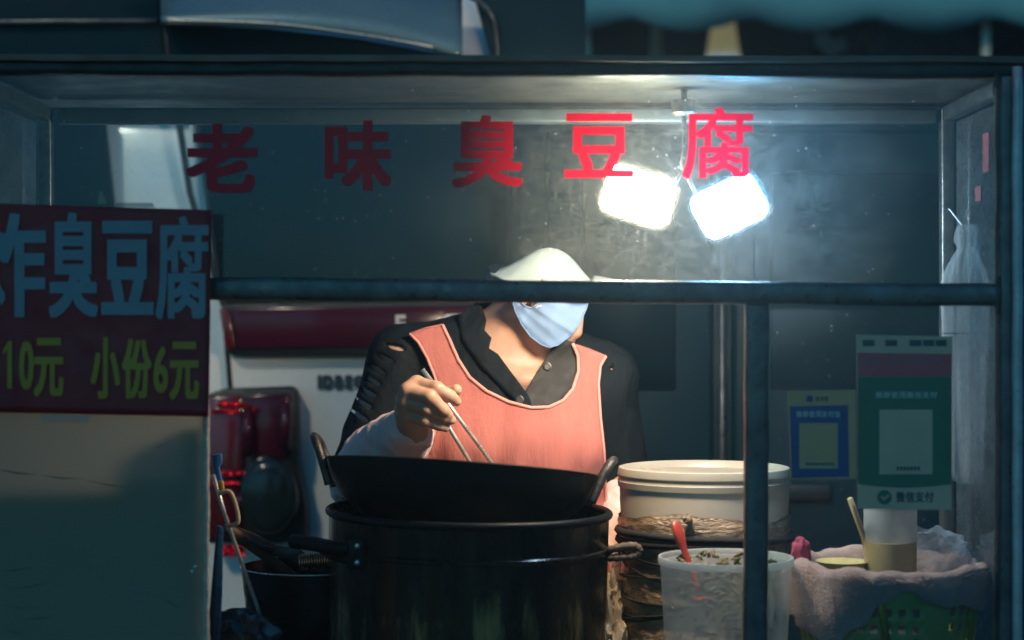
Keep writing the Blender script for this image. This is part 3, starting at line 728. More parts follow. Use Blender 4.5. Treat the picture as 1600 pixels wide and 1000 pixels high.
# ------------------------------------------------------------------ board and banner on the left
bd = thing('white_board', (P(130, 0, 2.22).x, 2.22, DECK), 'white plastic board at the left end of the cart, banner hung on it', 'board')
edge = [(-58, 322), (322, 330)] + [(324 + 2.5 * noise.noise(Vector((y * .03, 1, 0))), y) for y in range(345, 1195, 12)] + [(324, 1195), (-58, 1195)]
prism('sheet', edge, 2.218, .006, boardm, bd, .001, 1)
V = [P(322 + 2.2 * noise.noise(Vector((y * .035, 5, 0))), y, 2.221) for y in range(332, 1190, 8)]
tube('edge_trim', V, [.0042 + .0014 * noise.noise(Vector((i * .4, 0, 2))) for i in range(len(V))], rim_beige, bd, 8)
for q in ((305, 885), (300, 893)):
    bm = bmesh.new(); bmesh.ops.create_uvsphere(bm, u_segments=8, v_segments=6, radius=.0018); bm.transform(Matrix.Translation(P(*q, 2.216))); from_bm('pin', bm, mask_w, bd, True)
bn = thing('price_banner', (P(130, 0, 2.21).x, 2.21, P(0, 650, 2.21).z), 'dark red price banner with blue-white and yellow characters', 'banner')
BNY = 2.206
def bdy(u, v): return .0022 * noise.noise(Vector((u * 4, v * 3, 1))) * (.3 + .7 * abs(2 * v - 1)) + .004 * max(0, u - .93) * 8 * (.4 + .6 * math.sin(v * 9)) * .4
def on_banner(o):
    for v in o.data.vertices: px = 800 + v.co.x / v.co.y * FPX; py = 500 + (CZ - v.co.z) / v.co.y * FPX; v.co.y += bdy((px + 70) / 401, (py - 322) / 325)
V, F = [], []; a_, b_ = 36, 30
for i in range(a_ + 1):
    for j in range(b_ + 1):
        u, v = i / a_, j / b_; x = -70 + u * 401 - 5 * v * u; y = 316 + u * 12 + v * (327 - 4 * u)
        dy = bdy(u, v)
        q = P(x, y, BNY); q.y += dy; V.append(q)
for i in range(a_):
    for j in range(b_): a = i * (b_ + 1) + j; F.append((a, a + 1, a + b_ + 2, a + b_ + 1))
o = from_py('cloth', V, F, bannerm, bn); s_ = o.modifiers.new('thickness', 'SOLIDIFY'); s_.thickness = .001; s_.offset = 1 if o.data.polygons[0].normal.y > 0 else -1
for c_ in [('炸', -40, 333, 72, 496), ('臭', 76, 332, 153, 497), ('豆', 158, 345, 240, 492), ('腐', 243, 338, 326, 500)]:
    cw = write('character', [c_], BNY - .002, bl_white, bn, {'腐': 2.3, '臭': 3.2, '炸': 3.6}.get(c_[0], 4.2)); on_banner(cw)
cw = flat('character', [(5, 546), (13, 533), (19, 533), (19, 607), (11.5, 607), (11.5, 546), (5, 554)], BNY - .002, bl_yellow, bn); on_banner(cw)
for c_ in [('0', 30, 533, 53, 609), ('元', 53, 528, 100, 620), ('小', 142, 527, 188, 623), ('份', 191, 529, 237, 623), ('6', 240, 541, 263, 614), ('元', 265, 534, 311, 625)]:
    cw = write('character', [c_], BNY - .002, bl_yellow, bn, 1.6 if c_[0] in '106' else 2.0); on_banner(cw)
for nm, poly in (('tape', [(180, 317), (238, 317), (242, 324), (178, 323)]), ('tape', [(64, 648), (140, 650), (138, 660), (66, 659)]), ('tape', [(155, 301), (159, 299), (166, 318), (153, 319)])):
    prism(nm, poly, BNY - .0025, .0006, film('clear tape', (.7, .66, .55), .5), bn, 0)
scm = mat('dark scuff', (.12, .11, .10), .8); V, F = [], []
for x0, y0, x1, y1, h in ((-10, 732, 60, 742, 1.3), (60, 742, 130, 748, 1.1), (130, 749, 205, 762, .8), (0, 893, 55, 884, .7), (10, 921, 84, 908, .7), (-5, 945, 60, 950, .6), (30, 968, 92, 961, .6), (5, 982, 40, 990, .6), (240, 700, 262, 690, .6), (250, 930, 285, 952, .6)):  # long upper strips paint the board's crease dark; the others are scratches
    from_py('scuff_and_crease', [P(x0, y0, 2.2176), P((x0 + x1) / 2, (y0 + y1) / 2 + 2 - h, 2.2176), P(x1, y1, 2.2176), P((x0 + x1) / 2, (y0 + y1) / 2 + 2 + h, 2.2176)], [(0, 3, 2, 1)], scm, bd, False)
# unseen carton added behind the board, keeps the lamp off most of it
ct = thing('shade_carton', (-.55, 2.232, DECK), 'unseen flattened carton added behind the white board to shade it', 'carton')
ctm = mat('carton', (.52, .38, .20), .8)
prism('carton_sheet', [(-57, 752), (322, 744), (322, 1130), (-57, 1130)], 2.232, .004, ctm, ct, .001)
prism('shade_batten', [(290, 668), (319, 668), (319, 1190), (290, 1190)], 2.2245, .022, wood, bd, .002)  # strip of wood added behind the board edge to shade it from the lamps

# ------------------------------------------------------------------ payment signs on the right pane
def sign_base(name, poly, Y, m, label):
    q = P(sum(a for a, b in poly) / len(poly), max(b for a, b in poly), Y); t = thing(name, q, label, 'sign'); prism('card', poly, Y, .0016, m, t, .0004, 1); return t
beige = mat('cream card', (.90, .54, .34), .5, 0, .1, 20, .05, transl=.12); redb = mat('red card band', (.75, .07, .09), .5, 0, .1, 20, .05)
greenb = mat('green card', (.0, .14, .06), .45, 0, .1, 20, .05); blueb = mat('blue card', (.005, .05, .22), .45, 0, .1, 20, .05); inkd = mat('dark print', (.03, .045, .05), .5, 0, .1, 20, 0)
SY = FY - .0045
ps = sign_base('payment_sign', [(1338, 523), (1488, 526), (1487, 797), (1340, 795)], SY, beige, 'green payment sign with red band, the larger one on the right pane')
flat('band', [(1340, 551), (1487, 553), (1487, 588), (1340, 588)], SY - .0004, redb, ps)
gp = [(1340, 588.5), (1487, 588.5), (1487, 757)] + [(1487 - 147 * i / 12, 757 + 5 * math.sin(math.pi * i / 12)) for i in range(1, 12)] + [(1340, 756)]
flat('panel', gp, SY - .0004, greenb, ps)
flat('code_panel', rect(1374, 640, 1457, 741), SY - .0008, beige, ps)
write('lettering', [(c, 1368 + i * 12.2, 612, 1379 + i * 12.2, 622) for i, c in enumerate('推荐使用微信支付')], SY - .0008, mat('pale print', (.55, .58, .48), .5, 0, .1, 20, 0), ps, .3)
write('lettering', [(c, 1398 + i * 9, 724, 1406 + i * 9, 733) for i, c in enumerate('扫码支付')[:0]] if False else [(c, 1400 + i * 15, 768, 1414 + i * 15, 785) for i, c in enumerate('微信支付')], SY - .0004, inkd, ps, .5)
lg = flat('logo', [(1382 + 11.5 * math.cos(a), 777 + 11.5 * math.sin(a)) for a in [2 * math.pi * i / 28 for i in range(28)]], SY - .0004, greenb, ps)
flat('tick', [(1376, 777), (1378, 775), (1381.5, 778.5), (1388, 772), (1390, 774), (1381.5, 782.5)], SY - .0008, beige, lg)
for a, b in ((1348, 1367), (1383, 1402), (1421, 1440), (1442, 1460), (1462, 1479)):
    flat('print_block', rect(a, 531, b, 541), SY - .0004, inkd, ps)
for i in range(7): flat('print_line', rect(1401 + i * 5.4, 729, 1405 + i * 5.4, 735), SY - .0010, inkd, ps)
for i in range(15):
    if i % 4 != 3: flat('print_line', rect(1352 + i * 8.4, 560, 1358.5 + i * 8.4, 566), SY - .0006, mat('faint red print', (.45, .10, .12), .5, 0, .1, 20, 0) if i == 0 else bpy.data.materials['faint red print'], ps)
SY2 = FY - .0022
ps2 = sign_base('payment_sign', [(1230, 611), (1337, 609), (1339, 748), (1236, 749)], SY2, mat('tan card', (.92, .46, .20), .5, 0, .1, 20, .05, transl=.15), 'smaller blue payment sign with tan border left of the green one')
flat('panel', [(1234, 635), (1325, 633), (1327, 745), (1237, 747)], SY2 - .0004, blueb, ps2)
flat('code_panel', rect(1249, 661, 1309, 732), SY2 - .0008, bpy.data.materials['tan card'], ps2)
write('lettering', [(c, 1244 + i * 10, 642, 1253 + i * 10, 652) for i, c in enumerate('推荐使用支付宝')], SY2 - .0008, bpy.data.materials['pale print'], ps2, .3)
flat('logo', rrect(1260, 618, 1270, 628, 2), SY2 - .0004, blueb, ps2)
write('lettering', [(c, 1274 + i * 7, 619, 1280 + i * 7, 627) for i, c in enumerate('支付宝')], SY2 - .0004, inkd, ps2, .2)
for i in range(9): flat('print_line', rect(1259 + i * 5, 723, 1263 + i * 5, 727), SY2 - .0010, inkd, ps2)
for p__, e in ((ps, [(1336, 522), (1490, 524), (1489, 800), (1338, 798)]), (ps2, [(1227, 607), (1341, 606), (1342, 752), (1232, 753)])):
    sl = prism('plastic_sleeve', e, (SY if p__ is ps else SY2) - .0018, .0003, film('sleeve film', (.7, .7, .66), .06, .15, .1), p__, 0)

# ------------------------------------------------------------------ things on the counter
wy, wc = 2.52, P(723, 741, 2.52); wc.z = 1.147
MW = Matrix.Translation(wc) @ Matrix.Rotation(R(4.0), 4, 'Y') @ Matrix.Rotation(R(-7.0), 4, 'X')
wok = thing('wok', wc - Vector((0, 0, .11)), 'black iron wok tilted on top of the tall pot', 'wok')
pr = []
for i in range(15): t = i / 14; pr.append((.186 * math.sin(t * 1.40) / math.sin(1.40), -.108 * (math.cos(t * 1.40) - math.cos(1.40)) / (1 - math.cos(1.40)) ))
pr2 = pr + [(.1885, .0015), (.1865, .003)] + [(max(r - .0028, 0), z + .0032) for r, z in pr[::-1]]
lathe('body', pr2, iron, wok, 96, MW)
lathe('oil', [(.0, -.052), (.120, -.052)], mat('frying oil', (.10, .05, .012), .08, 0, .2, 10, .05), wok, 48, MW)
def ear(sgn, pts, nm='handle'):
    tube(nm, spline(pts, 6), .0058, ear_m, wok, 10)
def wl(x, y, z): return MW @ Vector((x, y, z))
for sx in (-1, 1):
    up_ = .030 if sx < 0 else .026
    ear(sx, [wl(sx * .176, -.045, -.035), wl(sx * .187, -.044, -.005), wl(sx * .200, -.034, up_ * .8), wl(sx * .205, 0, up_), wl(sx * .200, .034, up_ * .8), wl(sx * .187, .044, -.005), wl(sx * .176, .045, -.035)])
PY = 2.50; pc = P(733, 0, PY); pot = thing('stove_pot', (pc.x, PY, DECK), 'tall sooty metal pot holding up the black wok', 'pot')
MP = Matrix.Translation((pc.x, PY, 1.08)) @ Matrix.Rotation(R(1.0), 4, 'Y') @ Matrix.Translation((0, 0, -1.08))
rz = P(0, 799, PY).z
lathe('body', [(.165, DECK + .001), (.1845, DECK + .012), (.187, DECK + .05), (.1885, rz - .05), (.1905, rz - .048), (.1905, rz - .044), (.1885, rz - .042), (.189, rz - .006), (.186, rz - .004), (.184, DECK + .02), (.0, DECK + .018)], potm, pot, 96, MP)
lathe('rim', [(.1885 + .0058 * math.cos(a), rz + .0055 * math.sin(a)) for a in [2 * math.pi * i / 10 for i in range(10)]], iron, pot, 96, MP, None, True)
lathe('burner', [(.08, DECK + .02), (.1, rz - .09), (.125, rz - .062), (.11, rz - .062), (.09, rz - .1)], iron, pot, 40, MP)
hd = prism('handle_bracket', rrect(541, 843, 569, 890, 5), 2.362, .012, iron, pot, .002)
for y in (853, 879):
    bm = bmesh.new(); bmesh.ops.create_uvsphere(bm, u_segments=10, v_segments=6, radius=.0036)
    for v in bm.verts: v.co.y *= .6
    bm.transform(Matrix.Translation(P(558, y, 2.361))); from_bm('rivet', bm, chrome, hd, True)
tube('handle', spline([P(545, 858, 2.366), P(520, 856, 2.37), P(490, 850, 2.40), P(458, 846, 2.43)]), [.009] * 9 + [.0095] * 8 + [.0095] * 8, iron, pot, 12)
tube('handle_strap', spline([P(545, 876, 2.366), P(520, 870, 2.38), P(500, 858, 2.40)]), .005, iron, pot, 8)
V = spline([P(945, 862, 2.47), P(965, 856, 2.46), P(990, 853, 2.455), P(999, 860, 2.455), P(990, 869, 2.455), P(965, 871, 2.46), P(945, 872, 2.47)], 8)
tube('rope_handle', V, [.0052 + .0005 * math.sin(i * 1.9) for i in range(len(V))], brown_rope, pot, 10)

# bowl with tools behind the pot, left
bY = 2.60; bc = P(488, 0, bY); bz = P(0, 884, bY).z
bowl = thing('mixing_bowl', (bc.x, bY, DECK), 'dark metal bowl holding ladles left of the pot', 'bowl')
MB_ = Matrix.Translation((bc.x, bY, 0))
bp = [(.05, DECK + .001), (.075, DECK + .03), (.092, DECK + .08), (.099, bz - .004), (.1005, bz), (.0985, bz + .001), (.09, DECK + .08), (.072, DECK + .032), (0, DECK + .012)]
lathe('body', bp, mat('dark bowl steel', (.05, .05, .05), .35, .8, .3, 20, .1), bowl, 64, MB_)
tube('rim', [Vector((bc.x + .1 * math.cos(a), bY + .1 * math.sin(a), bz)) for a in [2 * math.pi * i / 48 for i in range(49)]], .0012, chrome, bowl, 6)
ld = thing('ladle', P(440, 880, 2.60), 'dark handled ladle leaning out of the bowl, nearest the board', 'ladle')
tube('handle', spline([P(352, 824, 2.55), P(372, 838, 2.56), P(420, 872, 2.58), P(470, 912, 2.60)]), [.0085] * 10 + [.0075] * 15, wood_dark, ld, 10)
lathe('scoop', [(0, -.02), (.02, -.016), (.032, 0), (.03, 0), (.018, -.013), (0, -.017)], steel, ld, 24, Matrix.Translation(P(484, 922, 2.60)))
ld2 = thing('spatula', P(450, 880, 2.62), 'wide wooden spatula lying across the bowl behind the ladle', 'spatula')
prism('blade', [(366, 822), (398, 834), (432, 852), (440, 868), (416, 866), (384, 852), (358, 834)], 2.615, .006, wood_dark, ld2, .002)
tube('handle', [P(434, 862, 2.618), P(470, 882, 2.625), P(500, 898, 2.63)], .007, steel_dark, ld2)
ld3 = thing('strainer', P(470, 870, 2.58), 'dark metal strainer plate resting on the bowl rim', 'strainer')
prism('plate', [(430, 852), (468, 858), (478, 866), (456, 872), (420, 868)], 2.56, .004, steel_dark, ld3, .001)
tube('grip', [P(425, 862, 2.556), P(392, 846, 2.55)], .004, steel_dark, ld3)
wk = thing('whisk', P(490, 880, 2.53), 'coiled copper wire whisk in the bowl beside the pot', 'whisk')
V = [P(468 + 52 * i / 160, 879 - 3.5 * math.sin(i / 160 * 2), 2.53) + Vector((0, .013 * math.cos(i * 2 * math.pi / 12), .0105 * math.sin(i * 2 * math.pi / 12))) for i in range(161)]
tube('coil', V, .0013, copper, wk, 6)
tube('handle', [P(468, 879, 2.53), P(520, 882, 2.54)], .003, steel, wk)
# igniter rod with loop handle
ig = thing('gas_lighter', P(400, 950, 2.40), 'slim metal rod with tan loop grip and blue-yellow sleeve beside the board', 'lighter')
tube('rod', [P(333, 742, 2.36), P(352, 806, 2.37), P(402, 948, 2.40), P(414, 990, 2.41)], .0026, chrome, ig, 8)
prism('sleeve', [(329, 712), (345, 708), (347, 722), (342, 730), (347, 752), (348, 768), (343, 770), (336, 745)], 2.365, .008, bluepl, ig, .002)
prism('sleeve_band', [(341, 752), (348, 752), (350, 770), (344, 773)], 2.362, .008, yellowpl, ig, .001)
tube('loop_grip', spline([P(343, 771, 2.36), P(358, 768, 2.36), P(366, 782, 2.36), P(372, 806, 2.36), P(370, 818, 2.36), P(356, 822, 2.36)], 5), .0028, mat('tan grip', (.50, .36, .22), .5), ig, 8)
bgx = crumple('plastic_bag', P(375, 1005, 2.40), (.055, .03, .045), tealbag, None, .26, 2.4, 4, 4, DECK + .001)
tag(bgx, 'dark crumpled plastic bag on the counter in front of the bowl', 'bag')
bs = thing('blue_sheet', P(330, 1000, 2.33), 'blue plastic sheet standing against the edge of the white board', 'sheet')
prism('panel', [(338, 820), (348, 824), (346, 930), (334, 1140), (322, 1140), (326, 960)], 2.32, .01, mat('deep blue plastic', (.01, .05, .10), .3), bs, .003)

# white tub with lid and wrapped film
TY = 2.62; tc = P(1100, 0, TY); tub = thing('plastic_tub', (tc.x, TY, DECK), 'cream plastic tub with white lid and brown film wrapped round it', 'tub')
MT = Matrix.Translation((tc.x, TY, 0))
zl = P(0, 750, TY).z; sc = TY / FPX
lathe('body', [(.098, DECK + .001), (.106, DECK + .006), (.1190, zl - .03), (.1195, zl - .004), (.114, zl - .004), (.104, DECK + .01), (0, DECK + .008)], white_pl, tub, 72, MT)
lathe('lid', [(.119, zl - .008), (.1218, zl - .008), (.1226, zl + .000), (.1214, zl + .0015), (.1214, zl + .006), (.1226, zl + .0075), (.1226, zl + .0095), (.1205, zl + .0185), (.117, zl + .0195), (.1135, zl + .017), (.1105, zl + .0095), (.095, zl + .010), (0, zl + .011)], lid_pl, tub, 96, MT)
V, F = [], []; nA, nZ = 220, 46
z1, z0 = P(0, 812, TY - .11).z, DECK + .012
for j in range(nZ + 1):
    t = j / nZ
    for i in range(nA):
        a = 2 * math.pi * i / nA; top = z1 + .006 * math.sin(3 * a + 1) + .004 * noise.noise(Vector((math.cos(a) * 5, math.sin(a) * 5, 0)))
        z = z0 + (top - z0) * t; r = .1065 + .011 * min(1, (z - DECK) / .22)
        q = Vector((math.cos(a) * 2.5, math.sin(a) * 2.5, z * 22)); c1 = abs(noise.noise(q * 2.2)) + .6 * abs(noise.noise(q * 5.1))
        band = math.sin(z * 150 + 1.3 * math.sin(a + 1) * 2)
        rr = r + .0030 + .0030 * c1 + .0005 * band - (.0015 if t > .97 else 0); V.append(MT @ Vector((rr * math.cos(a), rr * math.sin(a), z)))
for j in range(nZ):
    for i in range(nA): F.append((j * nA + i, j * nA + (i + 1) % nA, (j + 1) * nA + (i + 1) % nA, (j + 1) * nA + i))
from_py('film_wrap', V, F, wrapm, tub)
for i, (yy, tilt, rd) in enumerate(((846, .010, .0055), (851, -.006, .005), (886, .028, .0018), (893, .05, .0015), (914, -.014, .0017), (933, .02, .0022), (950, .034, .0016), (960, .046, .0016), (972, .03, .0020))):
    zc = P(0, yy, TY - .1).z; V = []
    for j in range(73):
        a = 2 * math.pi * j / 72; z = zc + tilt * math.cos(a * 1 + i * .6 + 2.5) * .6 + .0015 * noise.noise(Vector((a * 3, i, 0))); r = .1065 + .011 * min(1, (z - DECK) / .22) + .0058
        V.append(MT @ Vector((r * math.cos(a), r * math.sin(a), z)))
    tube('twine', V, rd, ropem, tub, 6)
crumple('film_knot', P(1075, 811, 2.497), (.007, .005, .007), wrapm, tub, .3, 2, 2, 3)

# translucent container with pickles and a red spoon
KY = 2.37; kc = P(1134, 0, KY); con = thing('food_container', (kc.x, KY, DECK), 'milky translucent plastic container behind the middle post', 'container')
kz = P(0, 873, KY).z; MK = Matrix.Translation((kc.x, KY, 0))
lathe('wall', [(.0, DECK + .001), (.070, DECK + .001), (.0745, DECK + .008), (.0835, kz - .012), (.0835, kz - .004)], clearpl, con, 72, MK)
lathe('rim', [(.0835, kz - .006), (.0865, kz - .006), (.0868, kz), (.086, kz + .003), (.084, kz + .003), (.0832, kz)], film('milky rim', (.78, .78, .74), .8, .35, .05), con, 72, MK, None, True)
pick = mat('pickled greens', (.10, .13, .03), .5, 0, .6, 20, .4, 90, col2=(.14, .07, .03)); V, F = [], []
for i in range(300):
    a, r = random.uniform(0, 6.28), .069 * random.random() ** .28; z = random.uniform(DECK + .015, kz - .012) if i < 240 else kz - random.uniform(.0, .012)
    if r * math.cos(a) < -.035 and i % 3: continue
    d = Vector((random.uniform(-1, 1), random.uniform(-1, 1), random.uniform(-.3, 1.2 if i >= 240 else .6))).normalized() * random.uniform(.006, .012)
    c = Vector((kc.x + r * math.cos(a), KY + r * math.sin(a), z)); tv, tf_ = tube_data([c - d, c + Vector((0, 0, .003)), c + d], [.0012, .003, .0012], 5); n0 = len(V); V += tv; F += [tuple(n0 + q for q in f) for f in tf_]
o = from_py('pickled_greens', V, F, pick); tag(o, 'chopped pickled greens and chilli filling the milky container', 'pickles', None, 'stuff')
sp = thing('red_spoon', P(1068, 860, 2.37), 'red plastic spoon standing in the milky container', 'spoon')
V = [P(1056, 816, 2.385), P(1059, 828, 2.38), P(1064, 845, 2.375), P(1071, 865, 2.37), P(1082, 895, 2.365), P(1092, 925, 2.36)]
tube('handle', spline(V, 5), [.006 + .0045 * math.sin(min(1, i / 14) * math.pi) if i < 15 else .006 for i in range(26)], red_pl, sp, 12, .45)
lathe('bowl', [(0, -.004), (.008, -.003), (.014, .002), (.0125, .002), (.007, -.001), (0, -.002)], red_pl, sp, 20, Matrix.Translation(P(1096, 937, 2.36)))

# perforated basket, towel over its rim, contents
QY = 2.42; qc = P(1386, 0, QY); bsk = thing('plastic_basket', (qc.x, QY, DECK), 'green perforated plastic basket with a towel over its rim', 'basket')
qz = P(0, 893, QY).z; V, F = [], []; nA, nZ = 84, 15
for j in range(nZ + 1):
    t = j / nZ; r = .100 + .021 * t
    for i in range(nA): a = 2 * math.pi * i / nA; V.append((qc.x + r * math.cos(a), QY + r * .98 * math.sin(a), DECK + .004 + (qz - DECK - .004) * t))
for j in range(nZ):
    for i in range(nA):
        if i % 2 == 0 and j % 2 == 1 and 1 < j < nZ - 2 and (i // 2) % 7 < 5: continue
        F.append((j * nA + i, j * nA + (i + 1) % nA, (j + 1) * nA + (i + 1) % nA, (j + 1) * nA + i))
o = from_py('wall', V, F, greenpl, bsk); s_ = o.modifiers.new('thickness', 'SOLIDIFY'); s_.thickness = .002; s_.offset = 1
lathe('base', [(0, DECK + .001), (.10, DECK + .001), (.10, DECK + .004), (0, DECK + .005)], greenpl, bsk, 48, Matrix.Translation((qc.x, QY, 0)))
lathe('rim', [(.121 + .005 * math.cos(a), qz + .005 * math.sin(a)) for a in [2 * math.pi * i / 8 for i in range(8)]], greenpl, bsk, 72, Matrix.Translation((qc.x, QY, 0)), None, True)
for x in (1372, 1520):
    tube('corner_rib', [P(x, 905, QY - (.118 if x == 1372 else .07)), P(x + (14 if x == 1372 else -6), 1010, QY - (.108 if x == 1372 else .065))], .005, mat('yellow green rib', (.34, .36, .05), .35, transl=.3), bsk, 8)
def hang(a):   # how far the towel hangs outside, by direction (a=-90deg faces the camera)
    d = math.degrees(a) % 360
    pts = [(0, .045), (180, .06), (205, .075), (228, .085), (243, .062), (256, .028), (266, .013), (272, .012), (285, .028), (315, .042), (340, .05), (360, .045)]
    for i in range(len(pts) - 1):
        if pts[i][0] <= d <= pts[i + 1][0]: u = (d - pts[i][0]) / (pts[i + 1][0] - pts[i][0]); u = u * u * (3 - 2 * u); return pts[i][1] + (pts[i + 1][1] - pts[i][1]) * u
V, F = [], []; nA, nS = 260, 34
for i in range(nA):
    a = 2 * math.pi * i / nA; H = hang(a) * (1 + .12 * noise.noise(Vector((a * 4, 0, 1))))
    for j in range(nS):
        s = j / (nS - 1)
        if s < .35: u = s / .35; r, z = .098 + .014 * u, -.045 + .052 * u
        elif s < .5: u = (s - .35) / .15; an = math.pi * (1 - u); r, z = .1215 + .0095 * math.cos(an) * 1.0, .007 + .0075 * math.sin(an)
        else: u = (s - .5) / .5; r, z = .131 - .006 * u + .003 * math.sin(u * 3), .007 - H * u
        n_ = noise.noise_vector(Vector((math.cos(a) * 4, math.sin(a) * 4, s * 3))) * .006 + noise.noise_vector(Vector((a * 60, s * 60, 3))) * .0009
        z += .006 * noise.noise(Vector((a * 2.5, 7, 0)))
        q_ = Vector((qc.x + r * math.cos(a), QY + r * math.sin(a), qz + z)) + n_; q_.x = min(q_.x, CX1 - .006); q_.y = max(q_.y, FY + .009); V.append(q_)
for i in range(nA):
    for j in range(nS - 1): b = ((i + 1) % nA) * nS; F.append((i * nS + j, b + j, b + j + 1, i * nS + j + 1))
tw = from_py('towel', V, F, towelm); tag(tw, 'pinkish beige terry towel draped over the basket rim', 'towel'); s_ = tw.modifiers.new('thickness', 'SOLIDIFY'); s_.thickness = .004; s_.offset = 0
V, F = [], []                                                        # loops of pile on the towel
for i, p in enumerate(tw.data.polygons):
    c, n_ = p.center, p.normal
    if n_.dot(Vector((c.x - qc.x, c.y - QY, .02))) < 0: n_ = -n_
    for q in range(2):
        d = (n_ + Vector((random.uniform(-.8, .8), random.uniform(-.8, .8), random.uniform(-.8, .8)))).normalized(); e = d.orthogonal().normalized() * .0006
        c2 = c + Vector((random.uniform(-.002, .002), random.uniform(-.002, .002), random.uniform(-.001, .001))) + n_ * .001; n0 = len(V); V += [c2 - e, c2 + e, c2 + d * random.uniform(.002, .0042)]; F.append((n0, n0 + 1, n0 + 2))
pl = from_py('pile', V, F, towelm, tw, False); pl['kind'] = 'stuff'
jr = thing('sauce_jar', P(1391, 890, 2.42), 'white plastic jar half full of tan sauce in the basket', 'jar')
jc = P(1391, 0, 2.42); jz0, jz1 = P(0, 905, 2.42).z, P(0, 772, 2.42).z
lathe('wall', [(0, jz0), (.031, jz0), (.034, jz0 + .004), (.0345, jz1)], jarm, jr, 48, Matrix.Translation((jc.x, 2.42, 0)))
lathe('lid', [(.036, jz1 - .006), (.037, jz1), (.035, jz1 + .006), (0, jz1 + .007)], white_pl, jr, 40, Matrix.Translation((jc.x, 2.42, 0)))
zs = P(0, 845, 2.42).z
lathe('sauce', [(0, jz0 + .002), (.0335, jz0 + .005), (.0338, zs), (0, zs)], sauce, jr, 40, Matrix.Translation((jc.x - .0004, 2.4165, 0)))
st = tube('wooden_stick', [P(1328, 779, 2.40), P(1350, 840, 2.42), P(1362, 905, 2.45)], .0038, wood); tag(st, 'pale wooden stick leaning in the basket beside the jar', 'stick')
dish = lathe('small_dish', [(0, qz + .004), (.028, qz + .004), (.034, qz + .012), (.032, qz + .012), (.026, qz + .007), (0, qz + .007)], mat('yellow dish', (.62, .45, .18), .45), None, 36, Matrix.Translation((P(1315, 0, 2.42).x, 2.42, .002))); tag(dish, 'small yellow dish lying on the towel left of the jar', 'dish')
pk = crumple('red_cloth', P(1252, 862, 2.40), (.013, .012, .02), mat('raspberry cloth', (.45, .05, .10), .8), None, .3, 2, 5, 3); tag(pk, 'raspberry red cloth tucked between container and basket', 'cloth')
wbag = crumple('clear_bag', P(1462, 862, 2.45), (.040, .035, .030), bagpl, None, .4, 2.6, 8, 4); tag(wbag, 'clear crumpled plastic bag in the basket right of the jar', 'bag')
# packed bundles inside basket so that the contents rest on something
fl = crumple('folded_cloth', (qc.x, QY, DECK + .045), (.085, .085, .05), mat('grey cloth', (.05, .055, .05), .9), None, .12, 2, 3, 4, DECK + .006); tag(fl, 'folded grey cloth filling the bottom of the green basket', 'cloth')
# beige bag between pot and tub
bb = thing('crumpled_bag', P(955, 985, 2.60), 'crumpled beige plastic bag between the pot and the tub', 'bag')
crumple('pouch', P(955, 1005, 2.62), (.026, .045, .075), bagbeige, bb, .45, 2.6, 11, 5, DECK + .001)
crumple('top', P(958, 935, 2.63), (.019, .028, .034), bagbeige, bb, .45, 2.8, 14, 4)
# bags on the right, hanging at the rear post
thinbag = film('thin bag film', (.80, .82, .84), .26, .25, .9, 60)
hb = thing('hanging_bag', P(1503, 370, 2.50), 'knotted white plastic bag hanging at the right rear post', 'bag')
def sheetbag(name, rows, Y, depth, m, seed, folds=7, par=hb):
    V, F = [], []; K = 40
    for j, (xa, xb, y) in enumerate(rows):
        for i in range(K):
            a = 2 * math.pi * i / K; u = .5 + .5 * math.cos(a); px = xa + (xb - xa) * u
            fo = math.sin(a * folds + seed) * .12 + .3 * noise.noise(Vector((a * 2, j * .6, seed)))
            V.append(P(px + fo * (xb - xa) * .1, y + 2 * fo, Y + depth * math.sin(a) * (1 + fo)))
    L = len(rows)
    for j in range(L - 1):
        for i in range(K): F.append((j * K + i, j * K + (i + 1) % K, (j + 1) * K + (i + 1) % K, (j + 1) * K + i))
    return from_py(name, V, F, m, par)
sheetbag('bag_neck', [(1498, 1508, 350), (1492, 1514, 362), (1490, 1520, 376), (1496, 1511, 388), (1490, 1512, 398), (1478, 1516, 420), (1468, 1521, 445), (1470, 1524, 480), (1472, 1530, 520)], 2.49, .014, thinbag, 1)
sheetbag('bag_body', [(1473, 1531, 522), (1476, 1545, 570), (1478, 1550, 630), (1480, 1550, 690), (1482, 1546, 735), (1490, 1536, 752), (1505, 1520, 756)], 2.49, .024, thinbag, 2, 5)
tube('tie', [P(1503, 352, 2.49), Vector((CX1 - .012, BY - .02, 1.50)), Vector((CX1 - .012, BY, 1.505))], .0012, mask_w, hb, 6)
hb2 = thing('plastic_bag', P(1535, 880, 2.50), 'clear plastic bag slumped at the right side pane behind the basket', 'bag')
crumple('pouch', P(1530, 845, 2.53), (.024, .02, .045), bagpl, hb2, .4, 2.4, 21, 4)

# ------------------------------------------------------------------ the cook
me_ = thing('person', (0, 2.88, 0), 'cook in coral apron, black shirt, white cap and blue face mask holding chopsticks', 'person')
def Q(px, py, Y): return np.array(P(px, py, 2.85)) + np.array([0, Y - 2.85, 0])
HS = .78; hf = Vector((.75, -.43, -.50)).normalized(); hr = hf.cross(Vector((0, 0, 1))).normalized(); hu = hr.cross(hf)   # where the face points
HM = np.array([[hr.x, -hf.x, hu.x], [hr.y, -hf.y, hu.y], [hr.z, -hf.z, hu.z]])       # columns: right, back, up
HC = Vector(Q(855, 459, 2.80))
def hp(x, y, z): return np.array(HC + (hr * x + hf * y + hu * z) * HS)
def hell(c, r): return ell(c, tuple(q * HS for q in r), HM)                        # x right, y forward, z up in the head
sR, sL = Q(634, 566, 2.86), Q(938, 590, 2.85)
eR, eL = Q(566, 742, 2.83), Q(976, 756, 2.86)
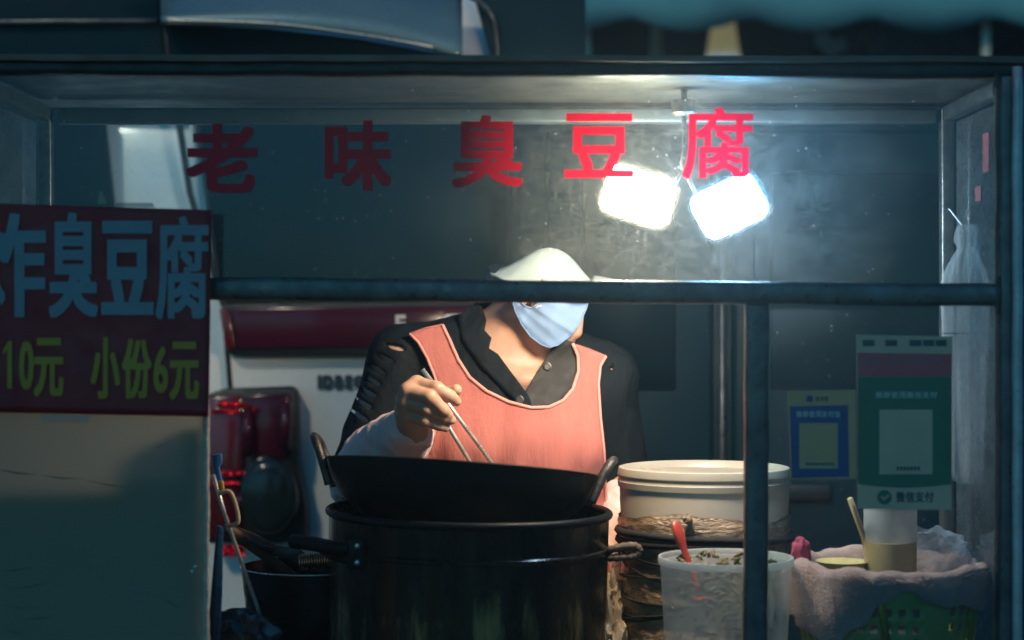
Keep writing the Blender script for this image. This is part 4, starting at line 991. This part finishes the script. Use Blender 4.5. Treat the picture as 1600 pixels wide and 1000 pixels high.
wR, wL = np.array(P(644, 671, 2.615)), Q(962, 868, 2.755)
torso = [ell(Q(790, 660, 2.86), (.142, .092, .155)), ell(Q(798, 800, 2.87), (.130, .092, .16)), ell(Q(802, 930, 2.88), (.16, .105, .12)),
         ell(Q(733, 690, 2.80), (.066, .05, .058)), ell(Q(866, 702, 2.80), (.066, .05, .058)),
         cone(Q(775, 545, 2.87), sR, .050, .046), cone(Q(815, 556, 2.87), sL, .050, .046)]
arms = [cone(sR, eR, .050, .040), cone(sL, eL, .045, .039)]
fore = [cone(eR, wR, .039, .026), cone(eL, wL, .039, .026)]
neck = [cone(Q(782, 575, 2.87), Q(826, 478, 2.825), .056, .050)]
head = [hell(hp(0, -.012, .0), (.068, .080, .036)), hell(hp(0, .030, -.045), (.056, .060, .062)), hell(hp(0, .055, -.088), (.030, .026, .024)),
        cone(hp(0, .080, .0), hp(0, .092, -.034), .007, .009), hell(hp(.078, -.012, -.01), (.010, .02, .032)), hell(hp(-.078, -.012, -.01), (.010, .02, .032)),
        hell(hp(0, .082, -.062), (.022, .010, .006))]
B = Field((-.34, 2.52, .80), (.30, 3.02, 1.56), .0038)
for t in torso: B.add(t, .05)
for t in arms + fore: B.add(t, .02)
for t in neck: B.add(t, .03)
for t in head: B.add(t, .014)
B.add(cone(Q(745, 566, 2.80), Q(812, 590, 2.775), .008, .008), .02); B.add(cone(Q(885, 572, 2.80), Q(832, 592, 2.775), .008, .008), .02)     # collar bones
for sg in (-1, 1): B.add(hell(hp(sg * .031, .084, .040), (.016, .010, .010)), .001, True)
bv, bf = B.mesh()
# hands, finer
def handmesh(lo, hi, palm, fingers, h=.0014):
    Hd = Field(lo, hi, h)
    for t in palm: Hd.add(t, .010)
    for t in fingers: Hd.add(t, .0022)
    return Hd.mesh()
W = P(648, 670, 2.607)
mcp = [P(651, 600, 2.564), P(637, 611, 2.556), P(632, 628, 2.560), P(634, 646, 2.570)]
palm = [cone(wR, W, .024, .023), cone(W, P(640, 640, 2.585), .023, .021)] + [cone(P(644 + i, 655 + 2 * i, 2.592), m, .0165, .0125) for i, m in enumerate(mcp)] + [ell(P(645, 628, 2.577), (.016, .014, .022))]
fing = [chain([mcp[0], P(682, 607, 2.548), P(703, 619, 2.554), P(713, 627, 2.562)], [.0112, .0098, .0085, .0072]),
        chain([mcp[1], P(671, 620, 2.541), P(692, 640, 2.551), P(700, 648, 2.562)], [.0112, .0100, .0086, .0074]),
        chain([mcp[2], P(664, 637, 2.548), P(693, 651, 2.562), P(705, 656, 2.575)], [.0108, .0096, .0082, .0070]),
        chain([mcp[3], P(663, 656, 2.557), P(685, 664, 2.568), P(696, 668, 2.578)], [.0102, .0088, .0074, .0064]),
        chain([P(652, 645, 2.600), P(680, 628, 2.604), P(700, 616, 2.598), P(713, 609, 2.590)], [.0140, .0115, .0098, .0080], .006)]
hv, hfc = handmesh((-.17, 2.50, 1.16), (-.06, 2.66, 1.29), palm, fing)
wl_ = Vector(wL); pL = [cone(wL, wl_ + Vector((-.006, -.02, -.05)), .024, .023)]
kn = [wl_ + Vector((-.028 + .017 * i, -.028, -.058)) for i in range(4)]
pL += [cone(wl_ + Vector((-.012 + .006 * i, -.01, -.02)), q, .015, .011) for i, q in enumerate(kn)]
fL = [chain([q, q + Vector((0, -.024, -.012)), q + Vector((.001, -.024, -.034)), q + Vector((.001, -.012, -.042))], [.0100, .0092, .0082, .0072]) for q in kn]
fL.append(chain([wl_ + Vector((-.02, -.01, -.02)), wl_ + Vector((-.042, -.03, -.05)), wl_ + Vector((-.040, -.048, -.072))], [.013, .011, .0085], .006))
lv, lf = handmesh(tuple(wl_ - Vector((.07, .10, .13))), tuple(wl_ + Vector((.07, .05, .05))), pL, fL, .002)
VV = np.concatenate([bv, hv, lv]); FF = [tuple(f) for f in bf] + [tuple(f + len(bv)) for f in hfc] + [tuple(f + len(bv) + len(hv)) for f in lf]
def smooth_obj(o, it=4, f=.5): m = o.modifiers.new('smooth', 'SMOOTH'); m.iterations = it; m.factor = f
body = from_py('body', VV, FF, skin, me_); smooth_obj(body, 2, .4)
for (a, b), nm in (((P(713, 624, 2.5555), P(708, 620, 2.548)), 'nail'), ((P(700, 645, 2.5555), P(695, 640, 2.548)), 'nail'), ((P(704, 655, 2.569), P(699, 652, 2.561)), 'nail')):
    d = (a - b).normalized(); q = a + Vector((0, -.0022, .002)); s = d.cross(Vector((0, -1, .3))).normalized(); u = s.cross(d)
    bm = bmesh.new(); bmesh.ops.create_uvsphere(bm, u_segments=12, v_segments=8, radius=1)
    for v in bm.verts: v.co = q + s * v.co.x * .0046 + d * v.co.y * .0055 + u * v.co.z * .0012
    from_bm(nm, bm, nailm, me_, True)
# eyes
for sg in (-1, 1):
    c = Vector(hp(sg * .031, .070, .040)); bm = bmesh.new(); bmesh.ops.create_uvsphere(bm, u_segments=16, v_segments=10, radius=.0115 * HS); bm.transform(Matrix.Translation(c)); ey = from_bm('eye', bm, mask_w, me_, True)
    bm = bmesh.new(); bmesh.ops.create_uvsphere(bm, u_segments=12, v_segments=8, radius=.005); bm.transform(Matrix.Translation(c + hf * .0078 * HS)); from_bm('iris', bm, hairm, ey, True)
    tube('eyebrow', [hp(sg * .016, .088, .046), hp(sg * .032, .086, .050), hp(sg * .048, .074, .046)], .0026, hairm, me_, 6)
# hair at the nape and temples, cap
Hh = Field((-.14, 2.64, 1.26), (.16, 2.98, 1.58), .004)
Hh.add(hell(hp(0, -.022, .022), (.081, .096, .093)), .01); Hh.add(hell(hp(0, -.09, -.02), (.05, .04, .045)), .03)
fn = lambda x, y, z: (x - HC.x) * -hf.x + (y - HC.y) * -hf.y + (z - HC.z) * -hf.z + .000 - .35 * ((x - HC.x) * hu.x + (y - HC.y) * hu.y + (z - HC.z) * hu.z)
top_ = lambda x, y, z: -.004 - ((x - HC.x) * hu.x + (y - HC.y) * hu.y + (z - HC.z) * hu.z)
Hh.add((top_, (-.2, 2.6, 1.2), (.3, 3.1, 1.7)), .001, True)
Hh.add((fn, (-.2, 2.6, 1.2), (.3, 3.1, 1.7)), .001, True)
a, b = Hh.mesh(); smooth_obj(from_py('hair', a, [tuple(f) for f in b], hairm, me_), 3)
V, F = [], []; K, L = 56, 14                                           # cap: panelled dome, band, peak
cu = (hu + Vector((-.12, -.05, 1))).normalized(); cf = (hf - cu * hf.dot(cu)).normalized(); cr_ = cf.cross(cu); cc = HC + cu * .014 - cf * .003
for j in range(L + 1):
    rho = 1 - j / L; hz_ = (.5 + .5 * math.cos(math.pi * rho)) ** .8
    for i in range(K):
        a = 2 * math.pi * i / K; r = rho * (1 + .05 * noise.noise(Vector((math.cos(a) * 2, math.sin(a) * 2, rho * 3)))); pan = 1 + .012 * abs(math.sin(a * 3)); V.append(cc + cr_ * (.079 * r * math.cos(a) * pan) + cf * (.090 * r * math.sin(a) * pan) + cu * (.052 * hz_ + .002 * noise.noise(Vector((math.cos(a) * 3, math.sin(a) * 3, rho * 5)))))
for j in range(L):
    for i in range(K): F.append((j * K + i, j * K + (i + 1) % K, (j + 1) * K + (i + 1) % K, (j + 1) * K + i))
cap = from_py('cap', V, F, capm, me_); s_ = cap.modifiers.new('thickness', 'SOLIDIFY'); s_.thickness = .002; s_.offset = 1
V, F = [], []
for i in range(25):
    a = R(20 + 140 * i / 24)
    for j in range(6):
        t = j / 5; e = 1 + .40 * t * math.sin(a) ** 1.5; V.append(cc + cr_ * (.077 * math.cos(a) * (1 + .10 * t)) + cf * (.088 * math.sin(a) * e) + cu * (.004 + .024 * t - .012 * t * math.cos(a) ** 2))
for i in range(24):
    for j in range(5): q = i * 6 + j; F.append((q, q + 6, q + 7, q + 1))
o = from_py('peak', V, F, capm, cap); s_ = o.modifiers.new('thickness', 'SOLIDIFY'); s_.thickness = .003; s_.offset = 0
# shirt
S = Field((-.36, 2.60, .80), (.30, 3.04, 1.40), .0034)
for t in torso: S.add(grow(t, .0075), .05)
for t in arms: S.add(grow(t, .0062), .02)
S.add(cone(Q(776, 560, 2.875), Q(792, 515, 2.868), .066, .063), .02)                 # collar stand
def vcut(x, y, z):      # open neckline, bounded in front view
    px = 800 + x / y * FPX; py = 500 + (CZ - z) / y * FPX
    l = np.where(py < 540, 747 + 0 * py, 747 + (py - 540) * (820 - 747) / (612 - 540)); r = 862 - (py - 540) * (862 - 822) / (612 - 540)
    d = np.maximum(np.maximum(l - px, px - r), np.maximum(py - 612, y * 3000 - 2.885 * 3000)); return d * .00095
S.add((vcut, (-.12, 2.6, 1.2), (.12, 2.90, 1.42)), .001, True)
def slit(px, py, rx, rz_, ang, Y=2.83):
    c, s_ = math.cos(ang), math.sin(ang); M = [[c, 0, s_], [0, 1, 0], [-s_, 0, c]]
    S.add(ell(Q(px, py, Y), (rx, .075, rz_), M), .001, True)
for px, py, an in ((622, 541, .35), (606, 559, .42), (594, 577, .45), (586, 594, .45), (579, 612, .42), (572, 630, .4), (565, 649, .4)): slit(px, py, .0165, .0042, an)
slit(953, 575, .0022, .0075, .45, 2.79)
a, b = S.mesh(); a = rumple(a, .0050, 15, (1, 1, .7), 3); a = rumple(a, .0016, 48, (1, 1, .5), 5)
shirt = from_py('shirt', a, [tuple(f) for f in b], shirtm, me_); smooth_obj(shirt, 3)
tb_body = BVHTree.FromPolygons([tuple(v) for v in VV], FF); tb_shirt = BVHTree.FromPolygons([tuple(v) for v in a], [tuple(f) for f in b])
# shirt collar and plackets
col_l = [(733, 476), (752, 478), (760, 500), (757, 516), (768, 528), (764, 544), (778, 553), (826, 618), (832, 636), (820, 640), (790, 612), (752, 572), (722, 530), (716, 496)]
drape('placket', col_l, [tb_shirt, tb_body], shirtm, me_, .006, 6, 12, lambda x, y: .0015 * noise.noise(Vector((x * .05, y * .05, 0))))
col_r = [(862, 545), (880, 530), (900, 536), (905, 560), (898, 600), (872, 634), (828, 640), (818, 616), (838, 582)]
drape('placket', col_r, [tb_shirt, tb_body], mat('inner placket cloth', (.034, .032, .03), .8, 0, .2, 30, .4, 80, .003), me_, .004, 6, 12)
def button(px, py, off=.010):
    d = (P(px, py, 1) - CAM).normalized(); h = None
    for t in (tb_shirt, tb_body):
        q = t.ray_cast(CAM, d)
        if q[0] is not None and (h is None or q[3] < h): h = q[3]
    c = CAM + d * (h - off); M = Matrix.Translation(c) @ Matrix.Rotation(R(80), 4, 'X')
    lathe('button', [(0, .0008), (.0042, .0008), (.005, .002), (.0062, .0018), (.0066, 0), (.006, -.0015), (0, -.0015)], mat('black button', (.015, .016, .018), .35), me_, 20, M)
button(855, 573); button(812, 625, .012)
# apron
inner = [(691, 507), (702, 530), (716, 562), (734, 590), (760, 611), (795, 628), (830, 637), (858, 636), (880, 626), (895, 608), (904, 580), (903, 556), (895, 537)]
outerR = [(947, 556), (938, 572), (935, 600), (938, 650), (944, 705), (946, 760), (955, 900), (960, 1040)]
outerL = [(640, 1040), (640, 900), (650, 780), (664, 720), (684, 660), (688, 625), (680, 590), (668, 560), (654, 535), (640, 521)]
poly = inner + outerR + outerL
fold = lambda x, y: .0028 * math.sin(x * .11 + 2 * noise.noise(Vector((x * .01, y * .006, 0)))) * min(1, max(0, (y - 640) / 90)) + .0035 * noise.noise(Vector((x * .022, y * .008, 4))) + .0014 * noise.noise(Vector((x * .07 + y * .02, y * .02, 9)))
apron, edgeV, edgeB = drape('apron', poly, [tb_shirt, tb_body], apronm, me_, .0075, 6.5, 40, fold)
def edge_tube(nm, p0, p1, r=.0026):
    i0 = min(range(len(edgeB)), key=lambda i: (edgeB[i] - Vector(p0)).length); i1 = min(range(len(edgeB)), key=lambda i: (edgeB[i] - Vector(p1)).length)
    V = []; i = i0
    while True:
        V.append(edgeV[i] + Vector((0, -.0012, 0)))
        if i == i1: break
        i = (i + 1) % len(edgeV)
    tube(nm, V, r, pipingm, apron, 8, 1)
edge_tube('neck_piping', (691, 507), (895, 537)); edge_tube('arm_piping', (947, 556), (960, 1040), .0022); edge_tube('arm_piping', (640, 1040), (640, 521), .0022)
# straps run back over the shoulders
for pts in ([(640, 521, 0), (666, 512, 0), (691, 507, 0)], [(895, 537, 0), (920, 545, 0), (947, 556, 0)]):
    V, F = [], []
    for x, y, _ in pts:
        d = (P(x, y, 1) - CAM).normalized(); h = (first_hit((tb_shirt, tb_body), d) or 2.84) - .0075
        c = CAM + d * h
        for j in range(6): V.append(c + Vector((0, .022 * j, .006 * math.sin(j / 5 * math.pi) - .004 * j)))
    for i in range(2):
        for j in range(5): q = i * 6 + j; F.append((q, q + 6, q + 7, q + 1))
    o = from_py('strap', V, F, apronm, apron); s_ = o.modifiers.new('thickness', 'SOLIDIFY'); s_.thickness = .002; s_.offset = 0
# oversleeves
def oversleeve(lo, hi, pts, rs, seed):
    Fd = Field(lo, hi, .003); Fd.add(chain(pts, rs, .02), .01); a, b = Fd.mesh(); a = rumple(a, .0055, 22, (1, 1, 1), seed); a = rumple(a, .0018, 70, (1, 1, 1), seed + 3)
    smooth_obj(from_py('oversleeve', a, [tuple(f) for f in b], sleevem, me_), 2, .4)
eRv = Vector(eR); wRv = Vector(wR)
oversleeve((-.34, 2.52, .98), (-.06, 2.94, 1.30), [Q(560, 752, 2.845), P(585, 722, 2.77), P(612, 700, 2.71), P(632, 683, 2.655), P(641, 672, 2.622), P(646, 668, 2.612)], [.047, .050, .045, .036, .031, .0275], 2)
oversleeve((.06, 2.60, .86), (.32, 2.98, 1.2), [eL + np.array([.002, 0, -.01]), Q(978, 800, 2.82), Q(970, 835, 2.785), wL + np.array([.0, .004, .012])], [.046, .047, .043, .030], 6)
# mask with pleats
mpoly = [(798, 460), (805, 486), (815, 507), (829, 526), (845, 538), (858, 543), (872, 539), (892, 524), (907, 503), (916, 482), (919, 472), (914, 446), (886, 430), (850, 432), (843, 450), (840, 474), (830, 482), (818, 477), (808, 460)]
def pleat(x, y):
    v_ = -(x - 838) * .6 + (y - 482) * .8 + .8 * noise.noise(Vector((x * .03, y * .03, 0))); s = 0
    for c0, h in ((-18, .0012), (1, .0052), (20, .0034), (37, .0045)):
        d = c0 - v_ + .10 * (x - 860) * (1 if c0 > 10 else -.6); h *= .55 + .9 * max(0, noise.noise(Vector((x * .018, c0, y * .018))) + .35); s += h / (1 + math.exp(max(-40, min(40, -d / 1.1)))) * math.exp(-max(0, d) / 13)
    return s + .0010 * noise.noise(Vector((x * .06, y * .06, 2)))
mk, mV, mB = drape('face_mask', mpoly, [tb_body], maskm, me_, .005, 3, 40, pleat)
def onskin(x, y, off): d = (P(x, y, 1) - CAM).normalized(); return CAM + d * ((first_hit((tb_body,), d) or 2.8) - off)
tube('ear_loop', spline([onskin(845, 478, .012), onskin(836, 481, .010), onskin(824, 480, .007), onskin(812, 472, .005), onskin(802, 458, .004), onskin(792, 444, .004)], 6), .0013, mask_w, mk, 6)
tube('mask_edge', [v + Vector((0, -.001, 0)) for v in mV], .0012, maskm, mk, 6)
# trousers and shoes behind the cart
T_ = Field((-.26, 2.66, .0), (.26, 3.10, .96), .008)
T_.add(ell(Q(802, 935, 2.88), (.165, .11, .13)), .02)
for sg in (-1, 1): T_.add(cone((sg * .085, 2.88, .86), (sg * .10, 2.88, .46), .085, .062), .03); T_.add(cone((sg * .10, 2.88, .46), (sg * .105, 2.90, .10), .06, .05), .02)
a, b = T_.mesh(); smooth_obj(from_py('trousers', a, [tuple(f) for f in b], trous, me_), 3)
for sg in (-1, 1):
    Z = Field((sg * .105 - .08, 2.68, -.01), (sg * .105 + .08, 3.02, .14), .006); Z.add(ell((sg * .105, 2.83, .035), (.045, .12, .04)), .01); Z.add(cone((sg * .105, 2.9, .06), (sg * .105, 2.9, .1), .04, .045), .02); Z.F = np.maximum(Z.F, (.001 - np.meshgrid(*Z.ax, indexing='ij')[2]))
    a, b = Z.mesh(); from_py('shoe', a, [tuple(f) for f in b], blackpl, me_)
# chopsticks
for nm, a, b, lb in (('chopstick', P(660, 577, 2.588), P(802, 768, 2.60), 'steel chopstick passing under the index finger, the upper of the two'), ('chopstick', P(676, 626, 2.582), P(764, 770, 2.595), 'steel chopstick held below the other, the lower of the two')):
    o = tube(nm, [a, a.lerp(b, .35), b], [.0034, .0031, .0024], chrome, None, 8); tag(o, lb, 'chopstick')

# ------------------------------------------------------------------ frying smoke and night air
k = N('smoky air'); v_ = k.n('VolumePrincipled'); v_.inputs['Color'].default_value = (.72, .90, .96, 1); v_.inputs['Density'].default_value = .010; v_.inputs['Anisotropy'].default_value = .8
k.l(v_.outputs[0], k.out.inputs['Volume'])
hz = box('haze', (-41, -41, -1), (41, 41, 6.6), k.m, None, 0); tag(hz, None, None, None, 'stuff')
